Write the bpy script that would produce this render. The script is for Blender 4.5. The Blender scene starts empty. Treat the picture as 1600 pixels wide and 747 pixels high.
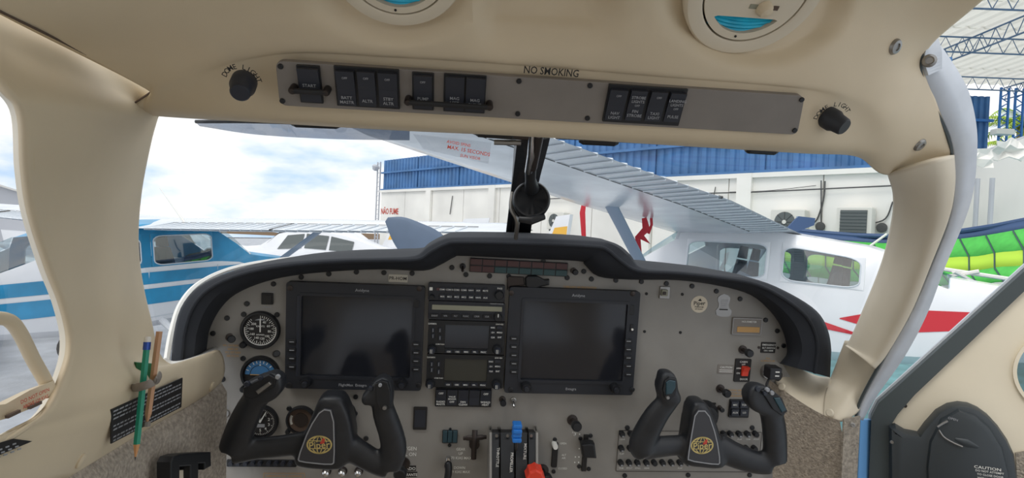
import bpy, bmesh, math, random
from mathutils import Matrix, Vector
random.seed(7)
scene = bpy.context.scene
COL = scene.collection
# ------------------------------------------------------------------ camera
FPX = 900.0                                   # focal length in pixels of the 1600 x 747 frame
CP = Vector((0, 0, 2.1))                      # eye height in metres above the apron
PITCH, ROLL = math.radians(-0.92), math.radians(2.5)
FW = Vector((0, math.cos(PITCH), math.sin(PITCH)))
_u0 = Vector((0, -math.sin(PITCH), math.cos(PITCH)))
RT = Vector((1, 0, 0)) * math.cos(ROLL) + _u0 * math.sin(ROLL)
UP = _u0 * math.cos(ROLL) - Vector((1, 0, 0)) * math.sin(ROLL)
cam = bpy.data.cameras.new('camera'); camo = bpy.data.objects.new('camera', cam); COL.objects.link(camo)
cam.sensor_fit = 'HORIZONTAL'; cam.sensor_width = 36; cam.lens = 36 * FPX / 1600
cam.clip_start = 0.01; cam.clip_end = 500
_m = Matrix.Identity(4)
for _i, _c in enumerate((RT, UP, -FW)):
    for _j in range(3): _m[_j][_i] = _c[_j]
_m.translation = CP; camo.matrix_world = _m
scene.camera = camo
# ------------------------------------------------------------------ sky, sun, exposure
scene.view_settings.view_transform = 'Standard'; scene.view_settings.look = 'None'
scene.view_settings.gamma = 1; scene.view_settings.use_curve_mapping = False
scene.view_settings.exposure = 0.14
wd = bpy.data.worlds.new('sky'); scene.world = wd; wd.use_nodes = True
_n, _l = wd.node_tree.nodes, wd.node_tree.links
_n.clear()
_out = _n.new('ShaderNodeOutputWorld'); _bg = _n.new('ShaderNodeBackground')
_tc = _n.new('ShaderNodeTexCoord'); _mp = _n.new('ShaderNodeMapping'); _nz = _n.new('ShaderNodeTexNoise'); _rp = _n.new('ShaderNodeValToRGB')
_mp.inputs['Scale'].default_value = (2.2, 2.2, 6.5); _mp.inputs['Location'].default_value = (0.3, 0.1, 0.45)
_nz.inputs['Scale'].default_value = 2.1; _nz.inputs['Detail'].default_value = 7; _nz.inputs['Roughness'].default_value = 0.55
_rp.color_ramp.elements[0].position = 0.30; _rp.color_ramp.elements[0].color = (0.44, 0.63, 0.88, 1)
_rp.color_ramp.elements[1].position = 0.53; _rp.color_ramp.elements[1].color = (1.0, 0.985, 0.965, 1)
_l.new(_tc.outputs['Generated'], _mp.inputs['Vector']); _l.new(_mp.outputs['Vector'], _nz.inputs['Vector'])
_l.new(_nz.outputs['Fac'], _rp.inputs['Fac']); _l.new(_rp.outputs['Color'], _bg.inputs['Color']); _l.new(_bg.outputs[0], _out.inputs[0])
_bg.inputs['Strength'].default_value = 1.12
sun = bpy.data.lights.new('sun', 'SUN'); sun.energy = 1.1; sun.angle = math.radians(25); sun.color = (1, 0.96, 0.9)
suno = bpy.data.objects.new('sun', sun); COL.objects.link(suno); suno.rotation_euler = (math.radians(28), math.radians(-22), 0)

# ------------------------------------------------------------------ pixel -> place helpers
def W(px, py, d):                             # the point seen at a pixel, at depth d metres along the view axis
    return CP + d * (((px - 800) / FPX) * RT - ((py - 373.5) / FPX) * UP + FW)
def cvec(r, u, f): return RT * r + UP * u + FW * f
class Pl:                                     # a flat surface that things are fixed to (instrument panel, overhead plate, walls)
    def __init__(s, o, U, V):
        s.o = o.copy(); s.U = U.normalized(); s.N = s.U.cross(V).normalized(); s.V = s.N.cross(s.U)
        M = Matrix.Identity(4)
        for i, c in enumerate((s.U, s.V, s.N)):
            for j in range(3): M[j][i] = c[j]
        M.translation = s.o; s.M = M
    def uv(s, px, py, h=0.0):
        d = W(px, py, 1) - CP
        t = ((s.o + s.N * h) - CP).dot(s.N) / d.dot(s.N)
        p = CP + d * t - s.o
        return Vector((p.dot(s.U), p.dot(s.V), h))
# ------------------------------------------------------------------ mesh helpers
def offset(pts, d):                           # move a closed 2D outline inwards by d (counter-clockwise outline)
    n = len(pts); out = []
    ar = sum(pts[i][0] * pts[(i + 1) % n][1] - pts[(i + 1) % n][0] * pts[i][1] for i in range(n))
    sg = 1 if ar > 0 else -1
    for i in range(n):
        a, b, c = Vector(pts[i - 1][:2]), Vector(pts[i][:2]), Vector(pts[(i + 1) % n][:2])
        e1, e2 = (b - a), (c - b)
        if e1.length < 1e-9 or e2.length < 1e-9: out.append((b.x, b.y)); continue
        e1.normalize(); e2.normalize()
        n1, n2 = Vector((-e1.y, e1.x)) * sg, Vector((-e2.y, e2.x)) * sg
        m = n1 + n2
        if m.length < 1e-6: m = n1
        m.normalize(); k = max(0.4, m.dot(n1))
        p = b + m * d / k; out.append((p.x, p.y))
    return out
def rrect(x0, y0, x1, y1, r, seg=4):
    r = min(r, abs(x1 - x0) / 2.01, abs(y1 - y0) / 2.01); P = []
    for cx, cy, a0 in ((x1 - r, y1 - r, 0), (x0 + r, y1 - r, 90), (x0 + r, y0 + r, 180), (x1 - r, y0 + r, 270)):
        for k in range(seg + 1):
            a = math.radians(a0 + 90 * k / seg); P.append((cx + r * math.cos(a), cy + r * math.sin(a)))
    return P
def crv(pts, n):                              # Catmull-Rom through control points, n samples
    P = [Vector(p) for p in pts]; m = len(P) - 1; out = []
    for i in range(n):
        t = i / (n - 1) * m; k = min(int(t), m - 1); t -= k
        p1, p2 = P[k], P[k + 1]; p0 = P[k - 1] if k > 0 else 2 * p1 - p2; p3 = P[k + 2] if k + 2 <= m else 2 * p2 - p1
        out.append(0.5 * ((2 * p1) + (p2 - p0) * t + (2 * p0 - 5 * p1 + 4 * p2 - p3) * t * t + (3 * p1 - p0 - 3 * p2 + p3) * t ** 3))
    return out
_txt = {}
def txt_mesh(s, size):
    if s not in _txt:
        c = bpy.data.curves.new('lettering', 'FONT'); c.body = s; c.size = 1; c.align_x = 'CENTER'; c.align_y = 'CENTER'; c.resolution_u = 2; c.offset = .012
        o = bpy.data.objects.new('lettering', c); m = bpy.data.meshes.new_from_object(o)
        _txt[s] = ([v.co.copy() for v in m.vertices], [tuple(p.vertices) for p in m.polygons])
        bpy.data.objects.remove(o); bpy.data.meshes.remove(m); bpy.data.curves.remove(c)
    return _txt[s]
def chaikin(P, n=2):
    P = [Vector(p[:2]) for p in P]
    for _ in range(n): P = [q for i in range(len(P)) for q in (P[i].lerp(P[(i + 1) % len(P)], .22), P[i].lerp(P[(i + 1) % len(P)], .78))]
    return [tuple(p) for p in P]
class MB:
    def __init__(s): s.v = []; s.f = []
    def add(s, vs, fs):
        b = len(s.v); s.v += [tuple(v) for v in vs]; s.f += [tuple(i + b for i in f) for f in fs]; return s
    def box(s, x0, y0, z0, x1, y1, z1):
        v = [(x, y, z) for z in (z0, z1) for y in (y0, y1) for x in (x0, x1)]
        return s.add(v, [(0, 2, 3, 1), (4, 5, 7, 6), (0, 1, 5, 4), (2, 6, 7, 3), (0, 4, 6, 2), (1, 3, 7, 5)])
    def prism(s, pts, z0, z1, bev=0.0, base=True):
        ar = sum(pts[i][0] * pts[(i + 1) % len(pts)][1] - pts[(i + 1) % len(pts)][0] * pts[i][1] for i in range(len(pts)))
        if ar < 0: pts = pts[::-1]
        n = len(pts); rings = [[(p[0], p[1], z0) for p in pts]]
        if bev > 0:
            rings.append([(p[0], p[1], z1 - bev) for p in pts])
            rings.append([(p[0], p[1], z1 - bev * .3) for p in offset(pts, bev * .3)])
            rings.append([(p[0], p[1], z1) for p in offset(pts, bev)])
        else: rings.append([(p[0], p[1], z1) for p in pts])
        vs = [v for r in rings for v in r]; fs = []
        for k in range(len(rings) - 1):
            for i in range(n):
                j = (i + 1) % n; fs.append((k * n + i, k * n + j, (k + 1) * n + j, (k + 1) * n + i))
        fs.append(tuple((len(rings) - 1) * n + i for i in range(n)))
        if base: fs.append(tuple(range(n))[::-1])
        return s.add(vs, fs)
    def rbox(s, x0, y0, x1, y1, z0, z1, r=0.002, bev=0.0008): return s.prism(rrect(x0, y0, x1, y1, r), z0, z1, bev)
    def frame(s, x0, y0, x1, y1, w, z0, z1, r=0.002):
        A = rrect(x0, y0, x1, y1, r); B = rrect(x0 + w, y0 + w, x1 - w, y1 - w, max(r - w, .0005)); return s.band(A, B, z0, z1)
    def band(s, A, B, z0, z1):                # closed band between two outlines
        n = len(A); vs = [(p[0], p[1], z0) for p in A] + [(p[0], p[1], z1) for p in A] + [(p[0], p[1], z1) for p in B] + [(p[0], p[1], z0) for p in B]; fs = []
        for k in range(4):
            for i in range(n):
                j = (i + 1) % n; a, b = k * n, ((k + 1) % 4) * n; fs.append((a + i, a + j, b + j, b + i))
        return s.add(vs, fs)
    def lathe(s, c, prof, n=20, ax=None):     # profile (radius, height) about z (or axis ax)
        A = Vector((0, 0, 1)) if ax is None else Vector(ax).normalized()
        q = Vector((0, 0, 1)).rotation_difference(A); C = Vector(c); vs = []; fs = []
        for r, z in prof:
            for k in range(n):
                a = 2 * math.pi * k / n; vs.append(C + q @ Vector((r * math.cos(a), r * math.sin(a), z)))
        for i in range(len(prof) - 1):
            for k in range(n):
                j = (k + 1) % n; fs.append((i * n + k, i * n + j, (i + 1) * n + j, (i + 1) * n + k))
        if prof[0][0] > 1e-6: fs.append(tuple(range(n))[::-1])
        if prof[-1][0] > 1e-6: fs.append(tuple((len(prof) - 1) * n + k for k in range(n)))
        return s.add(vs, fs)
    def cyl(s, c, r, h, n=16, bev=0.0, ax=None):
        p = [(r, 0), (r, h - bev), (r - bev, h)] if bev else [(r, 0), (r, h)]
        return s.lathe(c, p, n, ax)
    def tube(s, path, rad, n=10, flat=1.0, nrm=None):
        P = [Vector(p) for p in path]; m = len(P); vs = []; fs = []
        R = rad if isinstance(rad, (list, tuple)) else [rad] * m
        ref = Vector(nrm) if nrm is not None else None
        for i in range(m):
            t = (P[min(i + 1, m - 1)] - P[max(i - 1, 0)]).normalized()
            if ref is None: ref = Vector((0, 0, 1)) if abs(t.z) < .9 else Vector((1, 0, 0))
            a = ref - t * ref.dot(t)
            if a.length < 1e-5: a = t.orthogonal()
            a.normalize(); b = t.cross(a)
            if nrm is None: ref = a
            for k in range(n):
                w = 2 * math.pi * k / n; vs.append(P[i] + a * (R[i] * flat * math.cos(w)) + b * (R[i] * math.sin(w)))
        for i in range(m - 1):
            for k in range(n):
                j = (k + 1) % n; fs.append((i * n + k, i * n + j, (i + 1) * n + j, (i + 1) * n + k))
        fs.append(tuple(range(n))[::-1]); fs.append(tuple((m - 1) * n + k for k in range(n)))
        return s.add(vs, fs)
    def grid(s, rows, skip=None):
        n = len(rows[0]); vs = [p for r in rows for p in r]
        fs = [(i * n + j, i * n + j + 1, (i + 1) * n + j + 1, (i + 1) * n + j) for i in range(len(rows) - 1) for j in range(n - 1) if not (skip and skip(i, j))]
        return s.add(vs, fs)
    def text(s, t, x, y, z, size, rot=0.0, sx=1.0, yflip=1):
        vs, fs = txt_mesh(t, size); c, q = math.cos(rot), math.sin(rot)
        return s.add([(x + size * (v.x * sx * c - v.y * q), y + size * (v.x * sx * q + v.y * c), z) for v in vs], fs)
    def mesh(s, name):
        me = bpy.data.meshes.new(name); me.from_pydata(s.v, [], s.f); me.update(); return me
    def build(s, name, mat, parent=None, M=None, smooth=False, solid=0.0, fix=True):
        me = s.mesh(name); me.materials.append(MAT[mat])
        if fix:
            bm = bmesh.new(); bm.from_mesh(me); bmesh.ops.recalc_face_normals(bm, faces=bm.faces); bm.to_mesh(me); bm.free()
        if smooth:
            for p in me.polygons: p.use_smooth = True
            try: me.set_sharp_from_angle(angle=math.radians(40))
            except Exception: pass
        return link(name, me, parent, M, solid)
def link(name, me, parent=None, M=None, solid=0.0):
    o = bpy.data.objects.new(name, me); COL.objects.link(o)
    if parent is not None: o.parent = parent
    if M is not None: o.matrix_basis = M
    if solid:
        md = o.modifiers.new('thickness', 'SOLIDIFY'); md.thickness = solid; md.offset = 0
    return o
def tag(o, label=None, cat=None, group=None, kind=None):
    if label: o['label'] = label
    if cat: o['category'] = cat
    if group: o['group'] = group
    if kind: o['kind'] = kind
    return o
def empty(name, M=None):
    o = bpy.data.objects.new(name, None); COL.objects.link(o); o.empty_display_size = .02
    if M is not None: o.matrix_basis = M
    return o
T_ = Matrix.Translation
class Thing:                                  # an Empty on a surface, with parts given in that surface's own axes
    def __init__(s, name, label, cat, pl, px, py, h=0.0, group=None, kind=None):
        s.pl = pl; s.o = pl.uv(px, py, h); s.e = empty(name, pl.M @ T_(s.o)); tag(s.e, label, cat, group, kind)
    def L(s, px, py, h=0.0): return s.pl.uv(px, py, s.o.z + h) - Vector((s.o.x, s.o.y, s.o.z))
    def rect(s, x0, y0, x1, y1, h=0.0):
        xm, ym = (x0 + x1) / 2, (y0 + y1) / 2
        return (s.L(x0, ym, h).x, s.L(xm, y1, h).y, s.L(x1, ym, h).x, s.L(xm, y0, h).y)
    def part(s, name, mb, mat, parent=None, smooth=False, label=None, loc=None):
        o = mb.build(name, mat, parent or s.e, T_(loc) if loc is not None else None, smooth)
        if label: o['label'] = label
        return o
    def rb(s, name, px, h0, h1, mat, r=.002, bev=.0008, parent=None, label=None):
        a = s.rect(*px, h=h1); return s.part(name, MB().rbox(*a, h0, h1, r, bev), mat, parent, label=label)
    def knob(s, name, px, py, r, h, mat, n=16, parent=None, h0=0.0, label=None):
        p = s.L(px, py, h0 + h / 2); me = knob_mesh(round(r, 4), round(h, 4), mat, n)
        o = link(name, me, parent or s.e, T_((p.x, p.y, h0)))
        if label: o['label'] = label
        return o
_km = {}
def knob_mesh(r, h, mat, n=16):
    k = (r, h, mat, n)
    if k not in _km:
        me = MB().lathe((0, 0, 0), [(r, 0), (r, h * .75), (r * .85, h), (0, h)], n).mesh('knob'); me.materials.append(MAT[mat])
        for p in me.polygons: p.use_smooth = True
        try: me.set_sharp_from_angle(angle=math.radians(35))
        except Exception: pass
        _km[k] = me
    return _km[k]
# ------------------------------------------------------------------ materials
MAT = {}
def lin(c): return tuple((x / 255 / 12.92 if x / 255 <= .04045 else ((x / 255 + .055) / 1.055) ** 2.4) for x in c) + (1,)
def mat(name, rgb, rough=.5, metal=0.0, var=0.0, vscale=8.0, bump=0.0, bscale=200.0, spec=.5, coat=0.0, stretch=None):
    m = bpy.data.materials.new(name); m.use_nodes = True; nt = m.node_tree; b = nt.nodes['Principled BSDF']
    b.inputs['Base Color'].default_value = lin(rgb); b.inputs['Roughness'].default_value = rough; b.inputs['Metallic'].default_value = metal
    b.inputs['Specular IOR Level'].default_value = spec; b.inputs['Coat Weight'].default_value = coat
    tc = None
    if var or bump:
        tc = nt.nodes.new('ShaderNodeTexCoord'); src = tc.outputs['Object']
        if stretch:
            mp = nt.nodes.new('ShaderNodeMapping'); mp.inputs['Scale'].default_value = stretch; nt.links.new(src, mp.inputs['Vector']); src = mp.outputs['Vector']
    if var:
        nz = nt.nodes.new('ShaderNodeTexNoise'); nz.inputs['Scale'].default_value = vscale; nz.inputs['Detail'].default_value = 5
        nt.links.new(src, nz.inputs['Vector'])
        r = nt.nodes.new('ShaderNodeValToRGB'); r.color_ramp.elements[0].position = .3; r.color_ramp.elements[1].position = .7
        r.color_ramp.elements[0].color = lin([max(0, c * (1 - var)) for c in rgb]); r.color_ramp.elements[1].color = lin([min(255, c * (1 + var)) for c in rgb])
        nt.links.new(nz.outputs['Fac'], r.inputs['Fac']); nt.links.new(r.outputs['Color'], b.inputs['Base Color'])
    if bump:
        n2 = nt.nodes.new('ShaderNodeTexNoise'); n2.inputs['Scale'].default_value = bscale; n2.inputs['Detail'].default_value = 3
        nt.links.new(src, n2.inputs['Vector'])
        bp = nt.nodes.new('ShaderNodeBump'); bp.inputs['Strength'].default_value = bump; bp.inputs['Distance'].default_value = 1.0 / bscale
        nt.links.new(n2.outputs['Fac'], bp.inputs['Height']); nt.links.new(bp.outputs['Normal'], b.inputs['Normal'])
    MAT[name] = m; return m
def glass(name, tint, refl=.06, rough=.02):
    m = bpy.data.materials.new(name); m.use_nodes = True; nt = m.node_tree; nt.nodes.clear()
    o = nt.nodes.new('ShaderNodeOutputMaterial'); t = nt.nodes.new('ShaderNodeBsdfTransparent'); g = nt.nodes.new('ShaderNodeBsdfGlossy'); x = nt.nodes.new('ShaderNodeMixShader')
    t.inputs['Color'].default_value = tint + (1,); g.inputs['Roughness'].default_value = rough; g.inputs['Color'].default_value = (1, 1, 1, 1); x.inputs[0].default_value = refl
    nt.links.new(t.outputs[0], x.inputs[1]); nt.links.new(g.outputs[0], x.inputs[2]); nt.links.new(x.outputs[0], o.inputs[0]); MAT[name] = m
mat('cream', (211, 195, 167), .55, var=.03, vscale=5, bump=.08, bscale=900)
mat('cream_light', (212, 201, 180), .5, var=.02)
mat('seam', (92, 76, 66), .8)
mat('panel_grey', (141, 138, 133), .5, var=.03, vscale=14, bump=.05, bscale=1500)
mat('plate_grey', (126, 120, 114), .45, var=.03, vscale=20)
mat('hood', (22, 26, 34), .8, var=.06, vscale=30, bump=.15, bscale=900)
mat('black', (22, 24, 28), .45, bump=.06, bscale=1500)
mat('bezel', (33, 36, 43), .5, var=.03, vscale=40)
mat('rocker', (38, 42, 52), .45)
mat('rubber', (26, 28, 31), .55, var=.06, vscale=40, bump=.12, bscale=700)
mat('yoke', (36, 38, 42), .42, var=.08, vscale=60, bump=.1, bscale=900)
mat('yoke_plate', (58, 58, 62), .4)
mat('screen', (34, 36, 42), .12, spec=.6)
mat('screen_olive', (58, 58, 52), .2)
mat('lcd', (140, 140, 122), .35)
mat('print_white', (225, 225, 220), .6)
mat('print_dim', (150, 152, 156), .6)
mat('print_black', (28, 26, 26), .6)
mat('print_red', (196, 70, 52), .6)
mat('print_amber', (190, 150, 95), .6)
mat('gold', (206, 186, 120), .4, .2)
mat('chrome', (205, 205, 205), .18, 1.0)
mat('steel', (150, 148, 145), .35, .9)
mat('dark_steel', (66, 60, 58), .4, .7)
mat('white', (232, 230, 224), .45)
mat('vent_teal', (44, 196, 236), .3, var=.12, vscale=30)
mat('plate_pale', (196, 190, 176), .5)
mat('sill_blue', (112, 168, 222), .5)
mat('blue_knob', (40, 120, 205), .35)
mat('red_knob', (226, 66, 44), .4)
mat('red_dark', (80, 54, 56), .3)
mat('green_dark', (46, 74, 78), .3)
mat('teal_lens', (38, 66, 76), .25)
mat('sky_blue', (66, 120, 170), .4)
mat('carpet', (168, 157, 143), .95, var=.14, vscale=160, bump=.9, bscale=260)
mat('leather', (150, 141, 128), .8, var=.14, vscale=130, bump=.9, bscale=190)
mat('jamb', (205, 211, 219), .4, var=.03, vscale=20)
mat('door_cream', (226, 216, 194), .5, var=.02, bump=.05, bscale=900)
mat('seal', (68, 76, 78), .6)
mat('armrest', (52, 58, 62), .4, bump=.06, bscale=900)
mat('pencil_green', (28, 140, 112), .4)
mat('pencil_tan', (190, 145, 110), .5)
mat('pencil_wood', (205, 150, 100), .6)
mat('eraser', (226, 222, 214), .7)
mat('ferrule', (46, 78, 160), .35, .4)
mat('clip_grey', (128, 120, 112), .5)
mat('clip_green', (34, 104, 60), .6)
mat('lead', (40, 40, 42), .5)
glass('windshield', (.97, .98, .98), .035)
glass('visor', (.50, .53, .58), .08)
glass('clear', (.93, .94, .95), .06)
glass('plane_glass', (.62, .72, .76), .16)
mat('paint_white', (232, 233, 236), .3, coat=.3, var=.02, vscale=2)
mat('paint_blue', (40, 142, 188), .35, var=.08, vscale=3)
mat('paint_pale', (196, 214, 228), .35)
mat('paint_red', (202, 44, 56), .4)
mat('wing_metal', (214, 220, 226), .2, .25, var=.05, vscale=3)
mat('ridge', (210, 216, 222), .4)
mat('prop_grey', (96, 112, 134), .5, var=.04)
mat('strut_grey', (140, 156, 176), .45)
mat('dark_seat', (74, 72, 70), .8)
mat('tyre', (34, 34, 36), .8)
mat('wall_white', (232, 230, 224), .85, var=.05, vscale=.5, stretch=(1, 1, .3))
mat('wall_blue', (66, 112, 162), .55, var=.1, vscale=1.2)
mat('roof_sheet', (214, 212, 206), .6, var=.04, vscale=.6)
def translucent(name, src, rgb, fac):         # thin sheet that lets some daylight through
    m = MAT[src].copy(); m.name = name; nt = m.node_tree; o = [n for n in nt.nodes if n.type == 'OUTPUT_MATERIAL'][0]; bs = nt.nodes['Principled BSDF']
    t = nt.nodes.new('ShaderNodeBsdfTranslucent'); t.inputs['Color'].default_value = lin(rgb); x = nt.nodes.new('ShaderNodeMixShader'); x.inputs[0].default_value = fac
    nt.links.new(bs.outputs[0], x.inputs[1]); nt.links.new(t.outputs[0], x.inputs[2]); nt.links.new(x.outputs[0], o.inputs[0]); MAT[name] = m
translucent('light_sheet', 'roof_sheet', (236, 232, 222), .55)
mat('truss', (92, 118, 150), .5)
mat('column_blue', (54, 118, 186), .5)
mat('concrete', (172, 176, 182), .85, var=.1, vscale=1.6, bump=.2, bscale=12)
mat('teal_floor', (108, 152, 158), .5, var=.16, vscale=2.5)
mat('yellow', (232, 178, 60), .5)
mat('fabric_green', (86, 196, 84), .7, var=.05)
mat('fabric_lime', (186, 226, 70), .7)
mat('fabric_navy', (62, 86, 124), .6)
mat('streamer', (196, 40, 52), .7)
mat('ac_body', (218, 216, 208), .6)
mat('ac_dark', (92, 98, 98), .6)
mat('cable', (74, 74, 74), .7)
mat('palm', (150, 176, 60), .6, var=.2)
mat('trunk', (124, 104, 84), .9)
mat('hangar_grey', (188, 190, 196), .7)
# ================================================================== cabin shell
def smooth01(t): t = max(0.0, min(1.0, t)); return t * t * (3 - 2 * t)
def project(p):
    q = p - CP; d = q.dot(FW); return (800 + FPX * q.dot(RT) / d, 373.5 - FPX * q.dot(UP) / d) if d > .02 else (0, -9999)
def patch(rows, nu, nv):                      # smooth surface through rows of points
    R = [crv(r, nu) for r in rows]; cols = [crv([r[j] for r in R], nv) for j in range(nu)]
    return [[cols[j][i] for j in range(nu)] for i in range(nv)]
def cam_pt(r, u, d): return CP + cvec(r, u, d)
hr = [
 [(200,168,.70),(248,177,.74),(430,188,.735),(620,199,.74),(830,209,.75),(1040,222,.765),(1250,235,.79),(1340,241,.82),(1388,270,.87),(1488,243,.86)],
 [(225,152,.69),(252,166,.70),(430,174,.685),(620,184,.69),(830,197,.70),(1040,209,.71),(1250,221,.73),(1340,226,.77),(1400,238,.81),(1484,222,.84)],
 [(239,143,.675),(262,133,.66),(430,92,.645),(620,97,.65),(830,110,.66),(1040,126,.67),(1250,144,.69),(1340,170,.72),(1395,190,.75),(1462,165,.79)],
 [(210,124,.65),(262,112,.642),(430,75,.632),(620,80,.637),(830,93,.647),(1040,110,.657),(1250,126,.677),(1340,138,.70),(1395,140,.725),(1446,125,.762)],
 [(120,78,.59),(240,70,.61),(425,40,.61),(620,44,.615),(830,50,.625),(1040,62,.635),(1250,70,.655),(1345,75,.68),(1400,80,.705),(1445,76,.745)],
 [(0,18,.50),(200,0,.55),(400,-10,.575),(620,-5,.585),(830,0,.597),(1040,0,.605),(1250,0,.63),(1360,0,.65),(1440,0,.665),(1530,0,.66)],
 [(-250,-110,.40),(100,-150,.46),(370,-150,.48),(620,-150,.49),(830,-150,.50),(1050,-150,.51),(1280,-150,.53),(1420,-150,.55),(1560,-150,.56),(1700,-140,.55)],
 [(-700,-420,.30),(-100,-500,.34),(300,-500,.35),(620,-500,.36),(840,-500,.365),(1080,-500,.37),(1350,-500,.38),(1550,-500,.39),(1800,-480,.395),(2050,-440,.39)]]
rows = [[W(*p) for p in r] for r in hr]
xs = [-.55, -.38, -.2, -.07, .02, .12, .25, .34, .45, .58]
for u, d in ((.40, .05), (.43, -.5), (.43, -1.3)):
    rows.append([cam_pt(x + .06, u - .5 * max(0, abs(x) - .3) ** 1.5, d) for x in xs])
G = patch(rows, 150, 120)
out = []
for i, r in enumerate(G):
    o2 = []
    for j, p in enumerate(r):
        a = G[min(i + 1, len(G) - 1)][j] - G[max(i - 1, 0)][j]; b = r[min(j + 1, len(r) - 1)] - r[max(j - 1, 0)]
        nn = a.cross(b).normalized()
        if nn.dot(CP - p) < 0: nn = -nn
        x, y = project(p); k = 0.0
        for cx, cy in ((1180, -16), (620, -54)):
            rr = math.hypot((x - cx) / 150, (y - cy) / 122); k -= .017 * smooth01((1.06 - rr) / .22)
        k -= .034 * smooth01((x - 735) / 45) * smooth01((985 - x) / 70) * smooth01((88 - y) / 90)
        o2.append(p + nn * k)
    out.append(o2)
ceil = MB().grid(out).build('ceiling', 'cream', smooth=True, solid=.008); tag(ceil, kind='structure', label='cream moulded headliner above the windshield')
def strip(name, pts, r, m, parent, n=40, seg=6):
    return MB().tube(crv([W(*p) for p in pts], n), r, seg).build(name, m, parent, smooth=True)
strip('seam', [(-20,8,.484),(60,47,.531),(120,77,.584),(185,111,.632),(238,142.5,.670)], .0013, 'seam', ceil)
strip('seam', [(238,142.5,.670),(224,152,.684),(201,167,.697)], .0012, 'seam', ceil, 12)
# screws in the headliner
from mathutils.bvhtree import BVHTree
_cb = BVHTree.FromPolygons([v.co for v in ceil.data.vertices], [tuple(p.vertices) for p in ceil.data.polygons])
def ceil_hit(px, py, off=.004):
    dr = (W(px, py, 1) - CP).normalized(); h, n, i, l = _cb.ray_cast(CP, dr)
    if n.dot(dr) > 0: n = -n
    return h + n * off, n
def dome_screw(name, px, py, d, r, parent, nd):
    p = W(px, py, d); a = nd
    mb = MB().lathe(p, [(r, 0), (r * .95, r * .25), (r * .6, r * .45), (r * .45, r * .3), (0, r * .3)], 16, a)
    return mb.build(name, 'steel', parent, smooth=True)
nd0 = (cvec(-.55, -.5, -.7)).normalized()
for px, py in ((1393, 72), (1433, 224)):
    hh, nn = ceil_hit(px, py); MB().lathe(hh, [(.0095, -.003), (.0095, .001), (.008, .0035), (.0045, .004), (.004, .0025), (0, .0025)], 18, nn).build('screw', 'steel', ceil, smooth=True)
MB_ = MB
# left side wall trim with pillar
LP = [((-60,60,.45),(246,172,.748)),((0,135,.48),(243,184,.755)),((30,177,.50),(232,225,.78)),((36,264,.53),(218,300,.82)),((47,335,.555),(213,370,.86)),
 ((73,417,.59),(218,430,.90)),((95,474,.615),(232,495,.94)),((107,529,.63),(253,563,.985)),((100,574,.62),(300,574,1.06)),((67,644,.58),(341,549,1.13)),
 ((0,681,.53),(341,600,1.12)),((-100,720,.45),(230,668,.89)),((-250,800,.36),(98,748,.66))]
lrows = []
seam_l = [(-110,-38,.452),(0,18,.507),(60,47,.545),(150,92,.617),(244,150,.70)]
lrows.append([W(*p) + cvec(-.03, .03, 0) for p in seam_l]); lrows.append([W(*p) + cvec(-.012, .003, .008) for p in seam_l])
lrows.append([W(-70,50,.465), W(10,75,.515), W(85,105,.565), W(165,135,.64), W(245,178,.75)])
for a, b in LP[1:]:
    A, B = W(*a), W(*b); r = []
    for k in range(5):
        t = k / 4; p = A.lerp(B, t) + RT * (.008 * math.sin(math.pi * t)) ; r.append(p)
    lrows.append(r)
wl = MB().grid(patch(lrows, 40, 90)).build('wall_left', 'cream', smooth=True, solid=.006); tag(wl, kind='structure', label='cream trim with the left windshield pillar')
from mathutils.bvhtree import BVHTree
_bv = BVHTree.FromPolygons([v.co for v in wl.data.vertices], [tuple(p.vertices) for p in wl.data.polygons])
def wall_hit(px, py, off=.004):               # point and facing of the left trim seen at a pixel
    dr = (W(px, py, 1) - CP).normalized(); h, n, i, l = _bv.ray_cast(CP, dr)
    if h is None: return W(px, py, .85), cvec(.8, 0, -.5).normalized(), .85
    if n.dot(dr) > 0: n = -n
    h = h + n * off; return h, n, (h - CP).dot(FW)
def ribbon(name, A, B, m, parent=None, n=60, smooth=True, solid=0.0, mid=None):
    a = crv([W(*p) for p in A], n); b = crv([W(*p) for p in B], n)
    rows = [a, b] if mid is None else [a, [x.lerp(y, .5) + mid for x, y in zip(a, b)], b]
    return MB().grid(rows).build(name, m, parent, smooth=smooth, solid=solid)
we = [p[0] for p in LP[1:11]]
wb = [(49,215,.515),(52,285,.535),(60,330,.56),(86,417,.60),(106,490,.63),(121,530,.642),(116,567,.635),(93,616,.61),(50,660,.57),(0,695,.53)]
ribbon('window_reveal', we, [(x - 14, y + (4 if y > 560 else 0), d + .05) for x, y, d in we], 'cream_light', wl)
MB().tube(crv([wall_hit(x, y, .0)[0] for x, y, _ in [(4,118,0),(26,140,0),(42,170,0)] + wb], 90), .003, 8).build('window_bead', 'cream', wl, smooth=True)
for px, py, d in ((121, 719, .645), (328, 603, 1.09)):
    hp_, nn, _ = wall_hit(px, py, .003); MB().lathe(hp_ , [(.0085, -.002), (.0085, .002), (.0065, .0035), (0, .0035)], 18, nn).build('screw_cap', 'cream', wl, smooth=True)
# notch beside the hood
nt = MB().grid([crv([W(*p) for p in r], 14) for r in ([(252,566,.985),(268,572,1.0),(295,570,1.03),(340,549,1.13)], [(256,560,1.0),(272,566,1.05),(300,560,1.09),(338,540,1.18)])]).build('sill_ledge', 'white', wl, smooth=True, solid=.004)
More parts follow.
